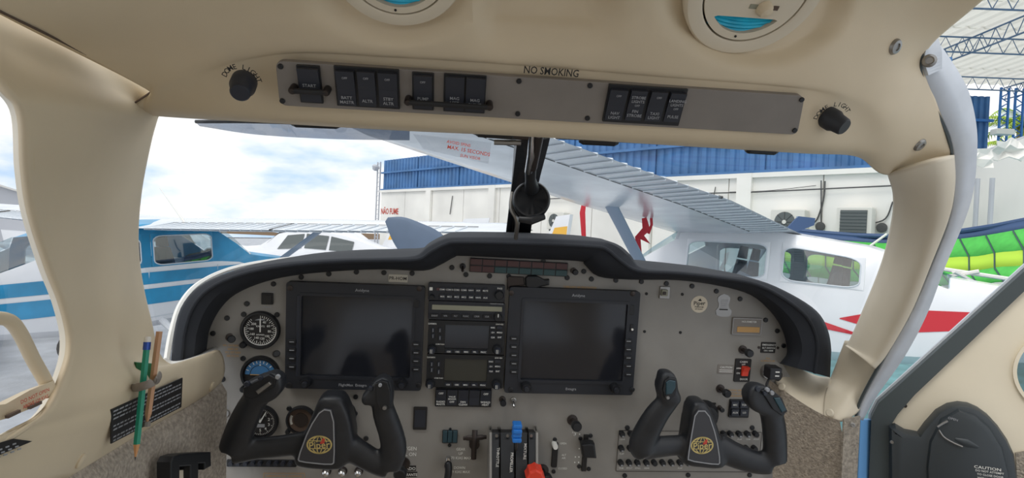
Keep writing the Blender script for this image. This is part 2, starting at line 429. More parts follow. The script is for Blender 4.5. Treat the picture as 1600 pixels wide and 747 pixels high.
# carpet below the trim
ca = [(345,596,1.125),(230,666,.90),(98,746,.67),(-40,830,.52)]
cp_l = MB().grid([crv([W(*p) for p in ca], 30), crv([W(*p) + cvec(.012, -.02, 0) for p in ca], 30), crv([W(*p) + cvec(.01, -.25, 0) for p in ca], 30), crv([W(*p) + cvec(.02, -.7, 0) for p in ca], 30)]).build('lower_lining', 'carpet', wl, smooth=True); cp_l['label'] = 'grey brown ribbed carpet lining under the trim'
# window 1 (left, with storm window)
w1 = empty('window_1'); tag(w1, kind='structure', label='left side window with a small hinged storm window')
pn = [(-60,110,.52),(20,150,.535),(30,200,.55),(32,264,.57),(42,335,.60),(66,417,.64),(88,474,.665),(98,529,.68),(92,574,.67),(58,644,.63),(-10,684,.58),(-120,720,.5)]
MB().add([W(*p) for p in pn] + [W(-200, 690, .45), W(-260, 400, .42), W(-200, 140, .42)], [tuple(range(len(pn) + 3))]).build('pane', 'clear', w1)
sf = MB().tube(crv([W(*p) for p in ((-60,496,.50),(-5,497,.545),(16,502,.562),(32,522,.575),(52,562,.59),(70,594,.605),(73,606,.606),(74,622,.605))], 40), .0065, 10).build('storm_window_frame', 'cream', w1, smooth=True)
bar = MB().grid([[W(-60, 641, .50), W(0, 632, .55), W(40, 611, .58), W(78, 596, .607)], [W(-60, 672, .50), W(0, 655, .55), W(45, 638, .58), W(84, 611, .607)]]).build('storm_window_bar', 'cream', w1, solid=.01)
bp_ = Pl(W(40, 625, .572), W(75, 608, .60) - W(5, 640, .548), UP)
tm = MB(); tm.text('DO NOT OPEN', .002, .0035, .0085, .0052, 0, .95); tm.text('ABOVE 129 KIAS', .002, -.0025, .0085, .0052, 0, .8)
tm.build('lettering', 'print_red', bar, bp_.M)
for k, (px, py) in enumerate(((21, 647), (55, 633))):
    q = bp_.uv(px, py, .006); MB().box(q.x - .007, q.y - .0015, .004, q.x + .007, q.y + .0015, .0072).build('slot', 'seam', bar, bp_.M)
# right pillar, jamb
RO = [(1488,243,.86),(1489,290,.885),(1480,340,.92),(1455,405,.975),(1422,485,1.04),(1385,550,1.10),(1366,574,1.118)]
RI = [(1388,270,.87),(1397,305,.93),(1394,350,1.0),(1378,415,1.08),(1348,490,1.15),(1328,535,1.19),(1322,542,1.195)]
prow = []
for a, b in zip(RI, RO):
    A, B = W(*a), W(*b); prow.append([A, A.lerp(B, .12) + cvec(-.01, 0, -.035), A.lerp(B, .5) + cvec(-.018, 0, -.055), A.lerp(B, .85) + cvec(-.012, 0, -.03), B])
wr = MB().grid(patch(prow, 24, 50)).build('wall_right', 'cream_light', smooth=True, solid=.006); tag(wr, kind='structure', label='cream right windshield pillar beside the open door')
# lower right trim below the hood
base = [[(1322,532,1.215),(1340,535,1.18),(1368,555,1.14),(1386,556,1.125)],[(1300,590,1.262),(1318,592,1.225),(1338,602,1.185),(1349,622,1.18)],[(1290,618,1.23),(1308,622,1.2),(1326,630,1.178),(1340,642,1.178)],[(1287,651,1.19),(1300,656,1.175),(1312,659,1.168),(1323,656,1.17)]]
MB().grid(patch([[W(*p) for p in r] for r in base], 20, 30)).build('pillar_base', 'cream_light', wr, smooth=True, solid=.006)
trim = [[(1212,556,1.32),(1240,573,1.318),(1275,588,1.30),(1301,591,1.262)],[(1212,580,1.29),(1240,600,1.265),(1270,615,1.25),(1293,622,1.228)],[(1212,600,1.27),(1240,624,1.24),(1266,640,1.212),(1289,652,1.192)]]
MB().grid(patch([[W(*p) for p in r] for r in trim], 24, 20)).build('sill_trim', 'cream_light', wr, smooth=True, solid=.006)
for px, py, d in ((1222, 604, 1.248), (1297, 645, 1.172)):
    MB().lathe(W(px, py, d), [(.008, 0), (.008, .003), (.006, .005), (0, .005)], 16, cvec(-.7, .2, -.7)).build('screw_cap', 'cream_light', wr, smooth=True)
cr = [(1200,592,1.27),(1245,624,1.225),(1285,648,1.185),(1312,657,1.16)]
cpr = MB().grid([crv([W(*p) for p in cr], 24), crv([W(p[0] + 8, p[1] + 40, p[2]) for p in cr], 24), crv([W(p[0] + 6, p[1] + 300, p[2]) for p in cr], 24)]).build('lower_lining', 'carpet', wr, smooth=True); cpr['label'] = 'grey brown textured lining below the right trim'
MB().grid([[W(1318, 655, 1.155), W(1343, 650, 1.17)], [W(1312, 780, 1.15), W(1336, 780, 1.17)]]).build('door_post_lining', 'leather', wr, solid=.004)
dome_screw('screw', 1332, 664, 1.15, .005, wr, cvec(-.3, .1, -1))
JI = [(1441,84,.748),(1440,118,.756),(1460,165,.79),(1482,215,.83),(1488,250,.865),(1488,300,.892),(1480,345,.925),(1455,410,.98),(1422,487,1.043),(1385,552,1.105),(1347,622,1.17),(1338,652,1.19)]
JO = [(1453,60,.76),(1480,95,.775),(1508,142,.80),(1521,200,.84),(1522,250,.87),(1516,300,.90),(1502,345,.935),(1473,415,.99),(1444,492,1.05),(1410,556,1.11),(1366,618,1.175),(1345,655,1.2)]
jm = ribbon('door_jamb', JI, JO, 'jamb', None, 70, True, .01); jm.name = 'trim_1'; tag(jm, kind='structure', label='white metal door jamb strip along the right pillar')
strip('jamb_seal', [(p[0] - 1, p[1], p[2] - .004) for p in JI], .0028, 'seal', jm, 70)
MB().grid([crv([W(*p) for p in r], 12) for r in ([(1445,72,.742),(1441,95,.745),(1447,118,.75)], [(1462,58,.745),(1468,80,.75),(1468,108,.76)])]).build('jamb_bracket', 'jamb', jm, solid=.006)
dome_screw('screw', 1452, 95, .738, .0085, jm, cvec(-.5, -.1, -1))
MB().grid([[W(1341, 655, 1.21), W(1362, 655, 1.23)], [W(1335, 800, 1.21), W(1358, 800, 1.23)]]).build('sill_skin', 'sill_blue', jm, solid=.01)
# ------------------------------------------------------------------ open door
d1 = empty('door_1'); tag(d1, kind='structure', label='open right cabin door with a cream inner panel and dark armrest')
DP = Pl(W(1360, 640, 1.22), W(1600, 640, 1.10) - W(1360, 640, 1.22), UP)
def duv(pts, h=0.0): return [tuple(DP.uv(x, y, h)[:2]) for x, y in pts]
outer = duv([(1356,790),(1357,747),(1361,650),(1372,628),(1400,603),(1600,421),(1760,285),(1830,262),(2050,270),(2060,790)])
inner = duv([(1392,790),(1391,747),(1390,664),(1402,645),(1428,615),(1600,452),(1770,312),(1830,295),(2020,300),(2030,790)])
MB().band(outer, inner, -.025, .012).build('door_seal', 'seal', d1, DP.M)
MB().band(offset(outer, -.004), outer, -.02, -.012).build('door_edge', 'jamb', d1, DP.M)
wc = DP.uv(1738, 585); ww, wh = .135, .10
def ray_poly(c, a, poly):
    best = None; d = Vector((math.cos(a), math.sin(a)))
    for i in range(len(poly)):
        p, q = Vector(poly[i]), Vector(poly[(i + 1) % len(poly)]); e = q - p; den = d.x * e.y - d.y * e.x
        if abs(den) < 1e-12: continue
        w = p - Vector((c.x, c.y)); t = (w.x * e.y - w.y * e.x) / den; s_ = (w.x * d.y - w.y * d.x) / den
        if t > 0 and -1e-4 <= s_ <= 1 + 1e-4 and (best is None or t < best): best = t
    return (c.x + d.x * best, c.y + d.y * best)
angs = sorted([2 * math.pi * k / 120 for k in range(120)] + [math.atan2(p[1] - wc.y, p[0] - wc.x) % (2 * math.pi) for p in inner])
A = [ray_poly(wc, a, inner) for a in angs]; Bw = [(wc.x + ww * math.cos(a), wc.y + wh * math.sin(a)) for a in angs]
dp = MB().band(A, Bw, -.03, .002).build('door_panel', 'door_cream', d1, DP.M)
MB().band([(wc.x + (ww + .006) * math.cos(a), wc.y + (wh + .006) * math.sin(a)) for a in angs], Bw, .002, .008).build('window_bead', 'door_cream', dp)
MB().prism(Bw, -.02, -.016).build('pane', 'plane_glass', d1, DP.M)
ar = [DP.uv(x, y, .03) for x, y in ((1391,800),(1390,668),(1400,667),(1415,676),(1436,680),(1447,665),(1465,645),(1483,635),(1500,632),(1516,634),(1532,641),(1547,652),(1560,666),(1575,688),(1586,712),(1591,747),(1592,800))]
ao = MB().prism([tuple(p[:2]) for p in ar], .0, .035, .012).build('armrest', 'armrest', d1, DP.M, smooth=True)
a2 = [DP.uv(x, y, .04) for x, y in ((1450,800),(1447,730),(1452,690),(1470,655),(1498,640),(1525,648),(1548,668),(1568,700),(1578,740),(1580,800))]
MB().prism([tuple(p[:2]) for p in a2], .03, .045, .012).build('armrest_pad', 'armrest', ao, None, smooth=True)
def dpath(pts, h): return crv([DP.uv(x, y, h) for x, y in pts], 16)
MB().tube(dpath([(1467,672),(1475,683),(1490,692),(1504,698)], .048), .0018, 8).build('latch_rim', 'steel', ao, None, True)
MB().tube(dpath([(1465,667),(1473,662),(1481,658)], .048), .002, 8).build('latch_rim', 'steel', ao, None, True)
q = DP.uv(1510, 692, .044); MB().tube([q + Vector((-.017, .007, 0)), q, q + Vector((.017, -.008, 0))], [.003, .008, .003], 10, .6).build('latch_lever', 'armrest', ao, None, True)
q = DP.uv(1489, 655, .046); MB().text('OPEN', q.x, q.y, .0462, .0062, -.35).build('lettering', 'print_dim', ao)
q = DP.uv(1543, 732, .046); mb = MB(); mb.text('CAUTION', q.x, q.y, .0462, .0075, -.12, 1.2)
for k, s_ in enumerate(('DO NOT ATTEMPT', 'TO CLOSE DOOR', 'WITH HANDLE IN', 'LATCHED POSITION')): mb.text(s_, q.x + .002, q.y - .0068 * (k + 1), .0462, .0052, -.12, .95)
mb.build('lettering', 'print_white', ao)
for x, y in ((1414, 634), (1391, 683)):
    q = DP.uv(x, y, .0); MB().lathe((q.x, q.y, .002 if y < 650 else .034), [(.004, 0), (.003, .002), (0, .002)], 10).build('screw', 'dark_steel' if y < 650 else 'steel', d1, DP.M)
q = [DP.uv(x, y, .006) for x, y in ((1587, 708), (1700, 690), (1700, 800), (1592, 800))]
MB().prism([tuple(p[:2]) for p in q], .0, .006).build('lower_panel', 'leather', d1, DP.M)
# ------------------------------------------------------------------ windshield
w2 = empty('window_2'); tag(w2, kind='structure', label='curved windshield in two panes with a dark centre post')
wsl = [[(246,180,.76),(340,185,.775),(430,191,.775),(620,202,.78),(815,212,.79)], [(214,330,.90),(300,300,1.0),(430,290,1.10),(620,285,1.17),(803,285,1.2)], [(258,575,1.10),(330,440,1.32),(430,408,1.5),(620,400,1.62),(790,395,1.68)]]
wsr = [[(848,213,.79),(1040,224,.79),(1200,234,.80),(1340,243,.84),(1394,280,.90)], [(835,287,1.2),(1000,290,1.18),(1150,297,1.15),(1300,310,1.12),(1396,345,1.03)], [(822,395,1.68),(1000,415,1.62),(1150,430,1.54),(1270,470,1.42),(1302,592,1.28)]]
for g in (wsl, wsr): MB().grid(patch([[W(*p) for p in r] for r in g], 24, 24)).build('pane', 'windshield', w2, smooth=True)
pa = [W(834, 205, .80), W(812, 300, 1.2), W(803, 398, 1.66)]
MB().grid([crv([W(806, 215, .81), W(798, 300, 1.21), W(786, 400, 1.68)], 20), crv([W(858, 205, .80), W(838, 300, 1.2), W(824, 400, 1.66)], 20)]).build('centre_post', 'black', w2, solid=.02)
MB().grid([crv([W(815, 215, .79), W(806, 300, 1.17), W(796, 400, 1.64)], 20), crv([W(826, 215, .788), W(815, 300, 1.168), W(803, 400, 1.638)], 20)]).build('post_trim', 'dark_steel', w2, solid=.006)
wsb = [(258,577,1.08),(268,520,1.15),(283,475,1.22),(312,443,1.30),(362,420,1.38),(430,407,1.45),(520,400,1.5),(620,398,1.56)]
strip('windshield_seal', wsb, .006, 'white', w2, 50)
# unseen cabin floor under the panel, added to block light from below
fl = Pl(cam_pt(.1, -1.0, .4), cvec(1, 0, .1), cvec(0, .02, 1)); MB().box(-.75, -1.2, -.02, .75, 1.0, 0).build('floor', 'carpet', None, fl.M).__setitem__('kind', 'structure')
# unseen rest of the cabin behind the seats, added to darken the interior
ac = empty('wall_back'); tag(ac, kind='structure', label='unseen aft cabin lining behind the camera seats, added to dim the cockpit')
def quad(nm, P, m='cream'): MB().add([cam_pt(*p) for p in P], [(0, 1, 2, 3)]).build(nm, m, ac, solid=.01)
quad('bulkhead', [(-.62, -1.0, -1.5), (.72, -1.0, -1.5), (.72, .1, -1.5), (-.62, .1, -1.5)])
quad('side_lining', [(-.62, -1.0, -1.5), (-.62, -1.0, .2), (-.62, -.3, .2), (-.62, -.3, -1.5)]); quad('side_lining', [(-.62, .28, -1.5), (-.5, .28, .2), (-.45, .42, .2), (-.45, .45, -1.5)])
quad('side_lining', [(.72, -1.0, -1.5), (.72, -1.0, -.3), (.72, -.3, -.3), (.72, -.3, -1.5)]); quad('side_lining', [(.72, .28, -1.5), (.72, .28, -.3), (.62, .42, -.3), (.62, .45, -1.5)])
quad('side_lining', [(-.62, -.3, -1.5), (-.62, -.3, -1.0), (-.6, .2, -1.0), (-.6, .2, -1.5)]); quad('side_lining', [(.72, -.3, -1.5), (.72, -.3, -1.0), (.7, .2, -1.0), (.7, .2, -1.5)]); quad('side_lining', [(-.62, -.3, -.45), (-.62, -.3, -.2), (-.6, .2, -.2), (-.6, .2, -.45)])
# ------------------------------------------------------------------ instrument panel and hood
PN = Pl(W(810, 520, 1.21), cvec(1, -.045, .095), cvec(.055, 1, -.10))
hp = [((267,568),(322,552)),((270,530),(326,520)),((282,482),(342,486)),((310,448),(368,460)),((360,425),(415,440)),((430,411),(470,429)),((520,404),(540,423)),((600,402),(600,421)),
 ((648,399),(662,423)),((668,385),(688,414)),((690,374),(710,402)),((715,370),(724,400)),((820,371),(815,404)),((935,376),(903,408)),((965,382),(913,413)),((985,398),(935,432)),((1003,418),(985,437)),
 ((1060,423),(1060,438)),((1130,430),(1125,447)),((1186,438),(1173,461)),((1237,460),(1205,488)),((1276,486),(1222,515)),((1293,514),(1229,540)),((1299,548),(1228,556)),((1297,590),(1218,568))]
def mixp(a, b, t): return (a[0] + (b[0] - a[0]) * t, a[1] + (b[1] - a[1]) * t)
rings = []
for t, n in ((0, -.01), (0, .012), (.12, .04), (.35, .062), (.7, .07), (.93, .06), (1, .04)):
    rings.append([PN.uv(*mixp(i, o, t), n) for o, i in hp])
last = rings[-1]
rings.append([Vector((p.x, p.y - .002, -.05)) for p in last]); rings.append([Vector((p.x * .97, p.y - .012, -.2)) for p in last]); rings.append([Vector((p.x * .9, p.y - .045, -.42)) for p in last])
def crvl(pts, n):                             # denser along the hood but keeping its corners
    out = []
    for i in range(len(pts) - 1):
        for k in range(n):
            c = crv([pts[max(i - 1, 0)], pts[i], pts[i + 1], pts[min(i + 2, len(pts) - 1)]], 3 * n + 1) if 0 < i < len(pts) - 2 else None
            out.append(c[n + k] if c else pts[i].lerp(pts[i + 1], k / n))
    out.append(pts[-1]); return out
hood = empty('glareshield', PN.M); tag(hood, 'dark padded glareshield hood arching over the instrument panel', 'glareshield')
MB().grid([crvl(r, 4) for r in rings]).build('hood', 'hood', hood, smooth=True)
MB().tube(crvl([r + Vector((0, 0, .0)) for r in rings[4]], 4), .004, 8).build('edge_piping', 'hood', hood, smooth=True)
ip = empty('instrument_panel', PN.M); tag(ip, 'warm grey metal instrument panel carrying the displays and gauges', 'panel')
poly = [PN.uv(*mixp(i, o, .06))[:2] for o, i in hp]
poly = [tuple(p) for p in poly] + [tuple(PN.uv(x, y)[:2]) for x, y in ((1242, 600), (1226, 830), (332, 830), (338, 600))]
MB().prism(poly, -.012, 0).build('panel_plate', 'panel_grey', ip)
scr = [(427.5,443.6),(471,433),(514,428),(557,425),(600,426),(644,427),(386,474.5),(355,497),(333,521),(381,491),(433,491.6),(380,539),(380,560),(348,592),
 (706,418),(728,429),(765,431),(795,432),(886,434),(924,436),(962,438),(1002,440),(1041,443),(1081,447),(1119,455),(1156,467),(1196,500),(1214,517),(1224,540),(849,408),(912,424),
 (348,593),(341,666),(340,736),(556,620),(555,646),(554,667),(572,685),(452,638),(980,668),(1175,668),(976,743),(1075,742),(1171,742)]
for x, y in scr:
    p = PN.uv(x, y); me = knob_mesh(.0052, .003, 'black', 12); link('screw', me, ip, T_((p.x, p.y, 0)))
for x, y in ((1010,459),(1066,460),(1007,518),(1063,519.5),(724,752)):
    p = PN.uv(x, y); link('hole_plug', knob_mesh(.0032, .0015, 'print_black', 10), ip, T_((p.x, p.y, 0)))
def ptext(name, lines, px, py, size, m='print_white', pl=PN, parent=ip, h=.0006, sx=.9, step=1.15, rot=0):
    mb = MB(); p = pl.uv(px, py)
    for k, s_ in enumerate(lines): mb.text(s_, p.x, p.y - k * size * step, h, size, rot, sx)
    return mb.build(name, m, parent)
ptext('lettering', ['OXYGEN', 'PULL ON'], 636, 701, .011, 'print_white'); 
ptext('lettering', ['GEAR', 'UP', '170 KIAS MAX'], 720, 702, .0085); ptext('lettering', ['DOWN', '129 KIAS MAX'], 718, 731, .008)
ptext('lettering', ['VA 134 KIAS AT', '3600 LBS', 'VO 107 KIAS', 'SEE P.O.H.'], 364, 540, .0062, 'print_amber')
ptext('lettering', ['TURBULENT AIR PENETRATION', 'SEE FLIGHT MANUAL'], 906, 449, .0055, 'print_amber')
ptext('lettering', ['PHONE'], 352, 637, .005, 'print_dim'); ptext('lettering', ['DAY'], 724, 409, .005, 'print_dim'); ptext('lettering', ['ANNUNCIATOR'], 800, 406, .005, 'print_dim')
ptext('lettering', ['PULL', 'ALTERNATE AIR'], 1200, 560, .005, 'print_amber')
ptext('lettering', ['OPEN'], 880, 693, .006); ptext('lettering', ['ALT', 'AIR'], 881, 711, .006); ptext('lettering', ['CLOSED'], 879, 732, .006)
ptext('lettering', ['FLAPS', 'UP'], 898, 676, .005); 
MB().frame(*(lambda a, b: (a.x, b.y, b.x, a.y))(PN.uv(412, 739), PN.uv(476, 760)), .0008, .0002, .0008, .001).build('placard_border', 'print_amber', ip)
ptext('lettering', ['DEMONSTRATED CROSSWIND'], 444, 744, .0058, 'print_amber')
# ================================================================== things on the panel
def rocker_mesh(w, h, d):                     # rocker switch seen from the front: two slopes meeting in a shallow vee
    mb = MB(); pr = [(-h / 2, 0), (-h / 2, d * .55), (-h * .02, d * .75), (h / 2, d * 1.35), (h / 2, 0)]
    vs = [(x, y, z) for x in (-w / 2, w / 2) for y, z in pr]; n = len(pr)
    return mb.add(vs, [tuple(range(n)), tuple(range(n, 2 * n))[::-1]] + [(i, n + i, n + (i + 1) % n, (i + 1) % n) for i in range(n)])
def display(name, label, b, scr, lb, rb, knobs, brand, brand2, px):
    t = Thing(name, label, 'display', PN, px[0], px[1])
    a = t.rect(*b, h=.016); s = t.rect(*scr, h=.012)
    t.part('bezel', MB().band(rrect(*a, .006), rrect(*s, .003), 0, .016), 'bezel')
    t.part('screen', MB().rbox(*s, 0, .011, .002, .0005), 'screen')
    bev = MB().band(rrect(s[0] - .006, s[1] - .006, s[2] + .006, s[3] + .006, .004), rrect(*s, .003), .0155, .0175); t.part('screen_rim', bev, 'bezel')
    for x, ys in (lb, rb):
        for y in ys:
            p = t.L(x, y, .018); k = t.part('key', MB().rbox(-.008, -.0042, .008, .0042, 0, .0035, .002, .001), 'black', loc=(p.x, p.y, .016))
            MB().box(-.0045, -.0008, .0036, .0045, .0008, .0039).build('key_mark', 'print_dim', k)
    for x, y in knobs:
        k = t.knob('knob', x, y, .0105, .018, 'black', 20, h0=.016); t.knob('knob_cap', x, y, .006, .006, 'bezel', 14, parent=k).matrix_basis = T_((0, 0, .018))
    for x, y in ((b[0] + 7, b[1] + 6), (b[2] - 6, b[1] + 7), (b[0] + 6, b[3] - 7), (b[2] - 7, b[3] - 7)): t.knob('screw', x, y, .0055, .002, 'dark_steel' if y < 500 else 'black', 12, h0=.016)
    p = t.L(*brand[1], .016); t.part('lettering', MB().text(brand[0], p.x, p.y, .0163, .0085), 'print_dim')
    if brand2: p = t.L(*brand2[1], .016); t.part('lettering', MB().text(brand2[0], p.x, p.y, .0163, .0075), 'print_dim')
    return t
t = display('flight_display', 'large dark flight display left of the radio stack', (446,444,661,609), (471,464,643,588), (456, (534,547,560,573)), (650, (538,551,564,577)), ((478,598),(628,600)), ('Avidyne', (566,454)), ('FlightMax  Entegra', (551,602)), (553,526))
t.rb('card_slot', (646,469,655,481), .016, .018, 'black'); t.rb('trim_strip', (463,462,467,589), .016, .018, 'rocker')
t = display('flight_display', 'large dark flight display right of the radio stack with a card slot', (792,452,995,616), (816,472,976,594), (803, (529,542,555,568,581)), (982, (533,546,559,572,585)), ((822,605),(961,607)), ('Avidyne', (904,462)), ('Entegra', (892,608)), (893,534))
t.rb('card_slot', (984,477,991,492), .016, .018, 'black'); t.rb('data_port', (985,507,990,519), .016, .018, 'black'); t.knob('lamp', 988, 515, .0025, .003, 'print_white', 8, h0=.017)
# audio panel
t = Thing('audio_panel', 'black audio panel with two rows of small keys at the top of the stack', 'radio', PN, 729, 457)
t.rb('body', (669,444,789,471), 0, .014, 'bezel', .003)
lab = [['', 'COM1', 'COM1/2', 'COM2', 'COM3', 'NAV1', 'ADF', 'MUTE'], ['', 'MKR', 'MIC1', 'MIC2', 'MIC3', 'DME', 'NAV2', 'AUX']]
for r in range(2):
    for k in range(1, 9):
        x = 680 + k * 11.2; y = 452 + r * 11 + k * .35
        if k == 8 : continue
        p = t.L(x, y, .016); o = t.part('key', MB().rbox(-.0058, -.0048, .0058, .0048, 0, .003, .001, .0006), 'rocker', loc=(p.x, p.y, .014))
        if lab[r][k]: MB().text(lab[r][k], 0, 0, .0032, .0042).build('lettering', 'print_white', o)
t.knob('knob', 780, 461, .009, .014, 'black', 18, h0=.014); t.knob('knob', 675, 464, .005, .012, 'black', 14, h0=.014)
t.rb('marker_lamp', (671,449,676,454), .014, .016, 'print_white', .001, .0004); t.rb('marker_lamp', (682,450,687,454), .014, .016, 'red_dark', .001, .0004)
p = t.L(781, 451, .014); t.part('lettering', MB().text('PASS', p.x, p.y, .0143, .005), 'print_white')
# transponder / nav with thin lcd
t = Thing('radio_tuner', 'radio with a long thin grey green readout below the audio panel', 'radio', PN, 729, 486)
t.rb('body', (669,472,789,501), 0, .014, 'bezel', .003); t.rb('readout', (675,478,784.5,485.5), .014, .0148, 'lcd', .001, .0003)
for x, s_ in ((679, 'IDENT'), (696, 'VFR'), (712, 'FLT'), (728, 'FUNC'), (745, 'CRSR'), (761, 'CLR')):
    p = t.L(x, 494 + (x - 720) * .018, .016); o = t.part('key', MB().rbox(-.0085, -.0042, .0085, .0042, 0, .003, .0015, .0008), 'black', loc=(p.x, p.y, .014))
    MB().text(s_, 0, 0, .0032, .0045).build('lettering', 'print_dim', o)
k = t.knob('knob', 778, 495.5, .0085, .014, 'black', 18, h0=.014); MB().box(-.0008, .001, .0142, .0008, .008, .0148).build('pointer', 'print_white', k)
p = t.L(776, 475, .014); t.part('lettering', MB().text('TRANSPONDER', p.x, p.y, .0143, .004), 'print_dim')
def gps(label, b, scr, lk, rk, by, smat):
    t = Thing('navigator_radio', label, 'radio', PN, (b[0] + b[2]) / 2, (b[1] + b[3]) / 2)
    a = t.rect(*b, h=.014); s = t.rect(*scr, h=.012)
    t.part('bezel', MB().band(rrect(*a, .003), rrect(*s, .002), 0, .014), 'black'); t.part('screen', MB().rbox(*s, 0, .011, .001, .0004), smat)
    for x, y in (lk, rk):
        k = t.knob('knob', x, y, .0098, .010, 'black', 20, h0=.014); k2 = t.knob('inner_knob', x, y, .0065, .010, 'rocker', 16, parent=k); k2.matrix_basis = T_((0, 0, .010))
        MB().box(-.003, -.004, .0102, -.0022, .004, .0106).build('knob_mark', 'print_white', k2)
        MB().box(-.0002, -.004, .0102, .0006, .004, .0106).build('knob_mark', 'print_white', k2)
    for i, s_ in enumerate(('CDI', 'OBS', 'MSG', 'FPL', 'PROC')):
        x = scr[0] + 6 + i * 13.6; p = t.L(x, by + i * .2, .016); o = t.part('key', MB().rbox(-.007, -.003, .007, .003, 0, .003, .0012, .0006), 'rocker', loc=(p.x, p.y, .014)); MB().text(s_, 0, 0, .0032, .0044).build('lettering', 'print_white', o)
    for i, (u, v) in enumerate((('RNG', ''), ('-D>', 'MENU'), ('CLR', 'ENT'))):
        for x, s_ in ((scr[2] + 6, u), (scr[2] + 16.5, v)):
            p = t.L(x, scr[1] + 4 + i * 7.6, .016); o = t.part('key', MB().rbox(-.0055, -.0032, .0055, .0032, 0, .003, .0012, .0006), 'rocker', loc=(p.x, p.y, .014))
            if s_: MB().text(s_, 0, 0, .0032, .0042).build('lettering', 'print_white', o)
    for x, ys in ((b[0] + 8, (scr[1] + 8, scr[1] + 17)), (b[0] + 19, (scr[1] + 8, scr[1] + 20))):
        for y in ys: p = t.L(x, y, .016); o = t.part('key', MB().rbox(-.003, -.005, .003, .005, 0, .003, .0012, .0006), 'rocker', loc=(p.x, p.y, .014)); MB().box(-.0005, -.0035, .0031, .0005, .0035, .0034).build('key_mark', 'print_dim', o)
    mb = MB(); p = t.L(b[0] + 7, b[1] + 4, .014); mb.text('GARMIN', p.x, p.y, .0143, .0045); p = t.L(b[2] - 8, b[1] + 5, .014); mb.text('GNS 430', p.x, p.y, .0143, .0042)
    p = t.L(b[0] + 19, b[3] - 15, .014); mb.text('COM PUSH', p.x, p.y, .0143, .0036); t.part('lettering', mb, 'print_white')
    return t
gps('navigator radio with an unlit bluish screen, upper of two', (668.5,502,788.5,553), (695,508,764,545), (675,546), (777,546.5), 549.5, 'screen')
gps('navigator radio with an unlit olive screen, lower of two', (666.5,554.5,787,606), (694,561,761,596), (672,600), (776,601), 601, 'screen_olive')
# switch bank under the stack
t = Thing('switch_bank', 'row of five black rocker switches below the radio stack', 'switch', PN, 723, 622)
t.rb('body', (680,607,768,636), 0, .006, 'black', .002)
for i, (u, m, l) in enumerate((('OFF', '', 'RADIO|MASTR'), ('', 'VALUE|SENSOR', 'OFF'), ('', '', 'FAN|CLEAN'), ('', '', ''), ('OFF', '', 'WSHLD|HEAT'))):
    p = t.L(689 + i * 17.4, 621 + i * .25, .01); o = t.part('rocker', rocker_mesh(.021, .034, .007), 'rocker', loc=(p.x, p.y, .004)); mb = MB()
    if u: mb.text(u, 0, .011, .0134, .0058)
    for k, s_ in enumerate(m.split('|') if m else []): mb.text(s_, 0, .004 - k * .005, .0125, .0046)
    for k, s_ in enumerate(l.split('|') if l else []): mb.text(s_, 0, -.008 - k * .0055, .0102, .0058)
    if mb.v: mb.build('lettering', 'print_white', o)
# annunciator
AP = Pl(PN.o, PN.U, PN.V); _a, _b = PN.uv(734, 413), PN.uv(886, 421); AP = Pl(PN.M @ ((_a + _b) / 2), PN.M.to_3x3() @ (_b - _a), PN.V)
t = Thing('annunciator_panel', 'long annunciator strip of unlit red and green lamps under the hood', 'warning lights', AP, 810, 417)
a = (t.L(734, 413).x, t.L(810, 428).y, t.L(886, 421).x, t.L(810, 406.5).y)
t.part('body', MB().rbox(*a, 0, .006, .001, .0006), 'black')
for r in range(2):
    for k in range(8):
        w = (a[2] - a[0]) / 8; h = (a[3] - a[1]) / 2
        t.part('lamp', MB().rbox(a[0] + k * w + .001, a[3] - (r + 1) * h + .0012, a[0] + (k + 1) * w - .001, a[3] - r * h - .0012, .004, .0075, .0008, .0006), 'red_dark' if r == 0 else ('green_dark' if k > 1 else 'red_dark'))
def toggle(name, label, px, py, m='chrome', r=.004, cap=None):
    t = Thing(name, label, 'switch', PN, px, py); t.part('collar', MB().lathe((0, 0, 0), [(r * 1.6, 0), (r * 1.6, .003), (r, .004), (r, .006)], 14), 'steel' if m == 'chrome' else 'black', smooth=True)
    t.part('bat', MB().lathe((0, 0, .005), [(r * .45, 0), (r * .75, .014), (r * .4, .016), (0, .016)], 12, (.0, -.55, 1)), m, smooth=True)
    if cap: p = t.L(*cap[1]); t.part('lettering', MB().text(cap[0], p.x, p.y, .0006, .005), 'print_dim')
    return t
toggle('toggle_switch', 'small toggle switch left of the annunciator strip', 723, 416, 'dark_steel', cap=('NIGHT', (723, 424)))
toggle('toggle_switch', 'small chrome toggle switch below the lower right corner of the stack', 802, 625, 'chrome', cap=('HEAT', (802, 632)))
def pushknob(name, label, px, py, r, h, m='black', stalk=True, dx=0, dy=0, cat='knob'):
    t = Thing(name, label, cat, PN, px, py); ax = Vector((dx, dy, 1)).normalized()
    t.part('stem', MB().lathe((0, 0, 0), [(r * 1.1, 0), (r * 1.1, .003), (r * .5, .004), (r * .5, h)], 14, ax), 'dark_steel' if m == 'black' else 'steel', smooth=True)
    t.part('grip', MB().lathe(ax * h * .7, [(r * .7, 0), (r, h * .12), (r, h * .42), (r * .8, h * .5), (0, h * .5)], 18, ax), m, smooth=True); return t
pushknob('rotary_knob', 'black dimmer knob right of the annunciator strip', 896, 423, .006, .02)
pushknob('rotary_knob', 'black knob beside the chrome toggle below the stack', 785, 624, .0065, .022)
pushknob('pull_knob', 'black pull knob standing out right of the lever quadrant', 894, 656, .0105, .045, dx=.0, dy=.12)
pushknob('pull_knob', 'black pull knob above the red guarded switch', 1160, 546, .0085, .03, dx=.0, dy=.02)
pushknob('pull_knob', 'black pull knob left of the amber caution lettering', 1125, 607, .0085, .03, dx=.05, dy=.0)
pushknob('rotary_knob', 'black knob beside the airspeed dial', 359, 527, .0075, .028, dx=.5, dy=.15)
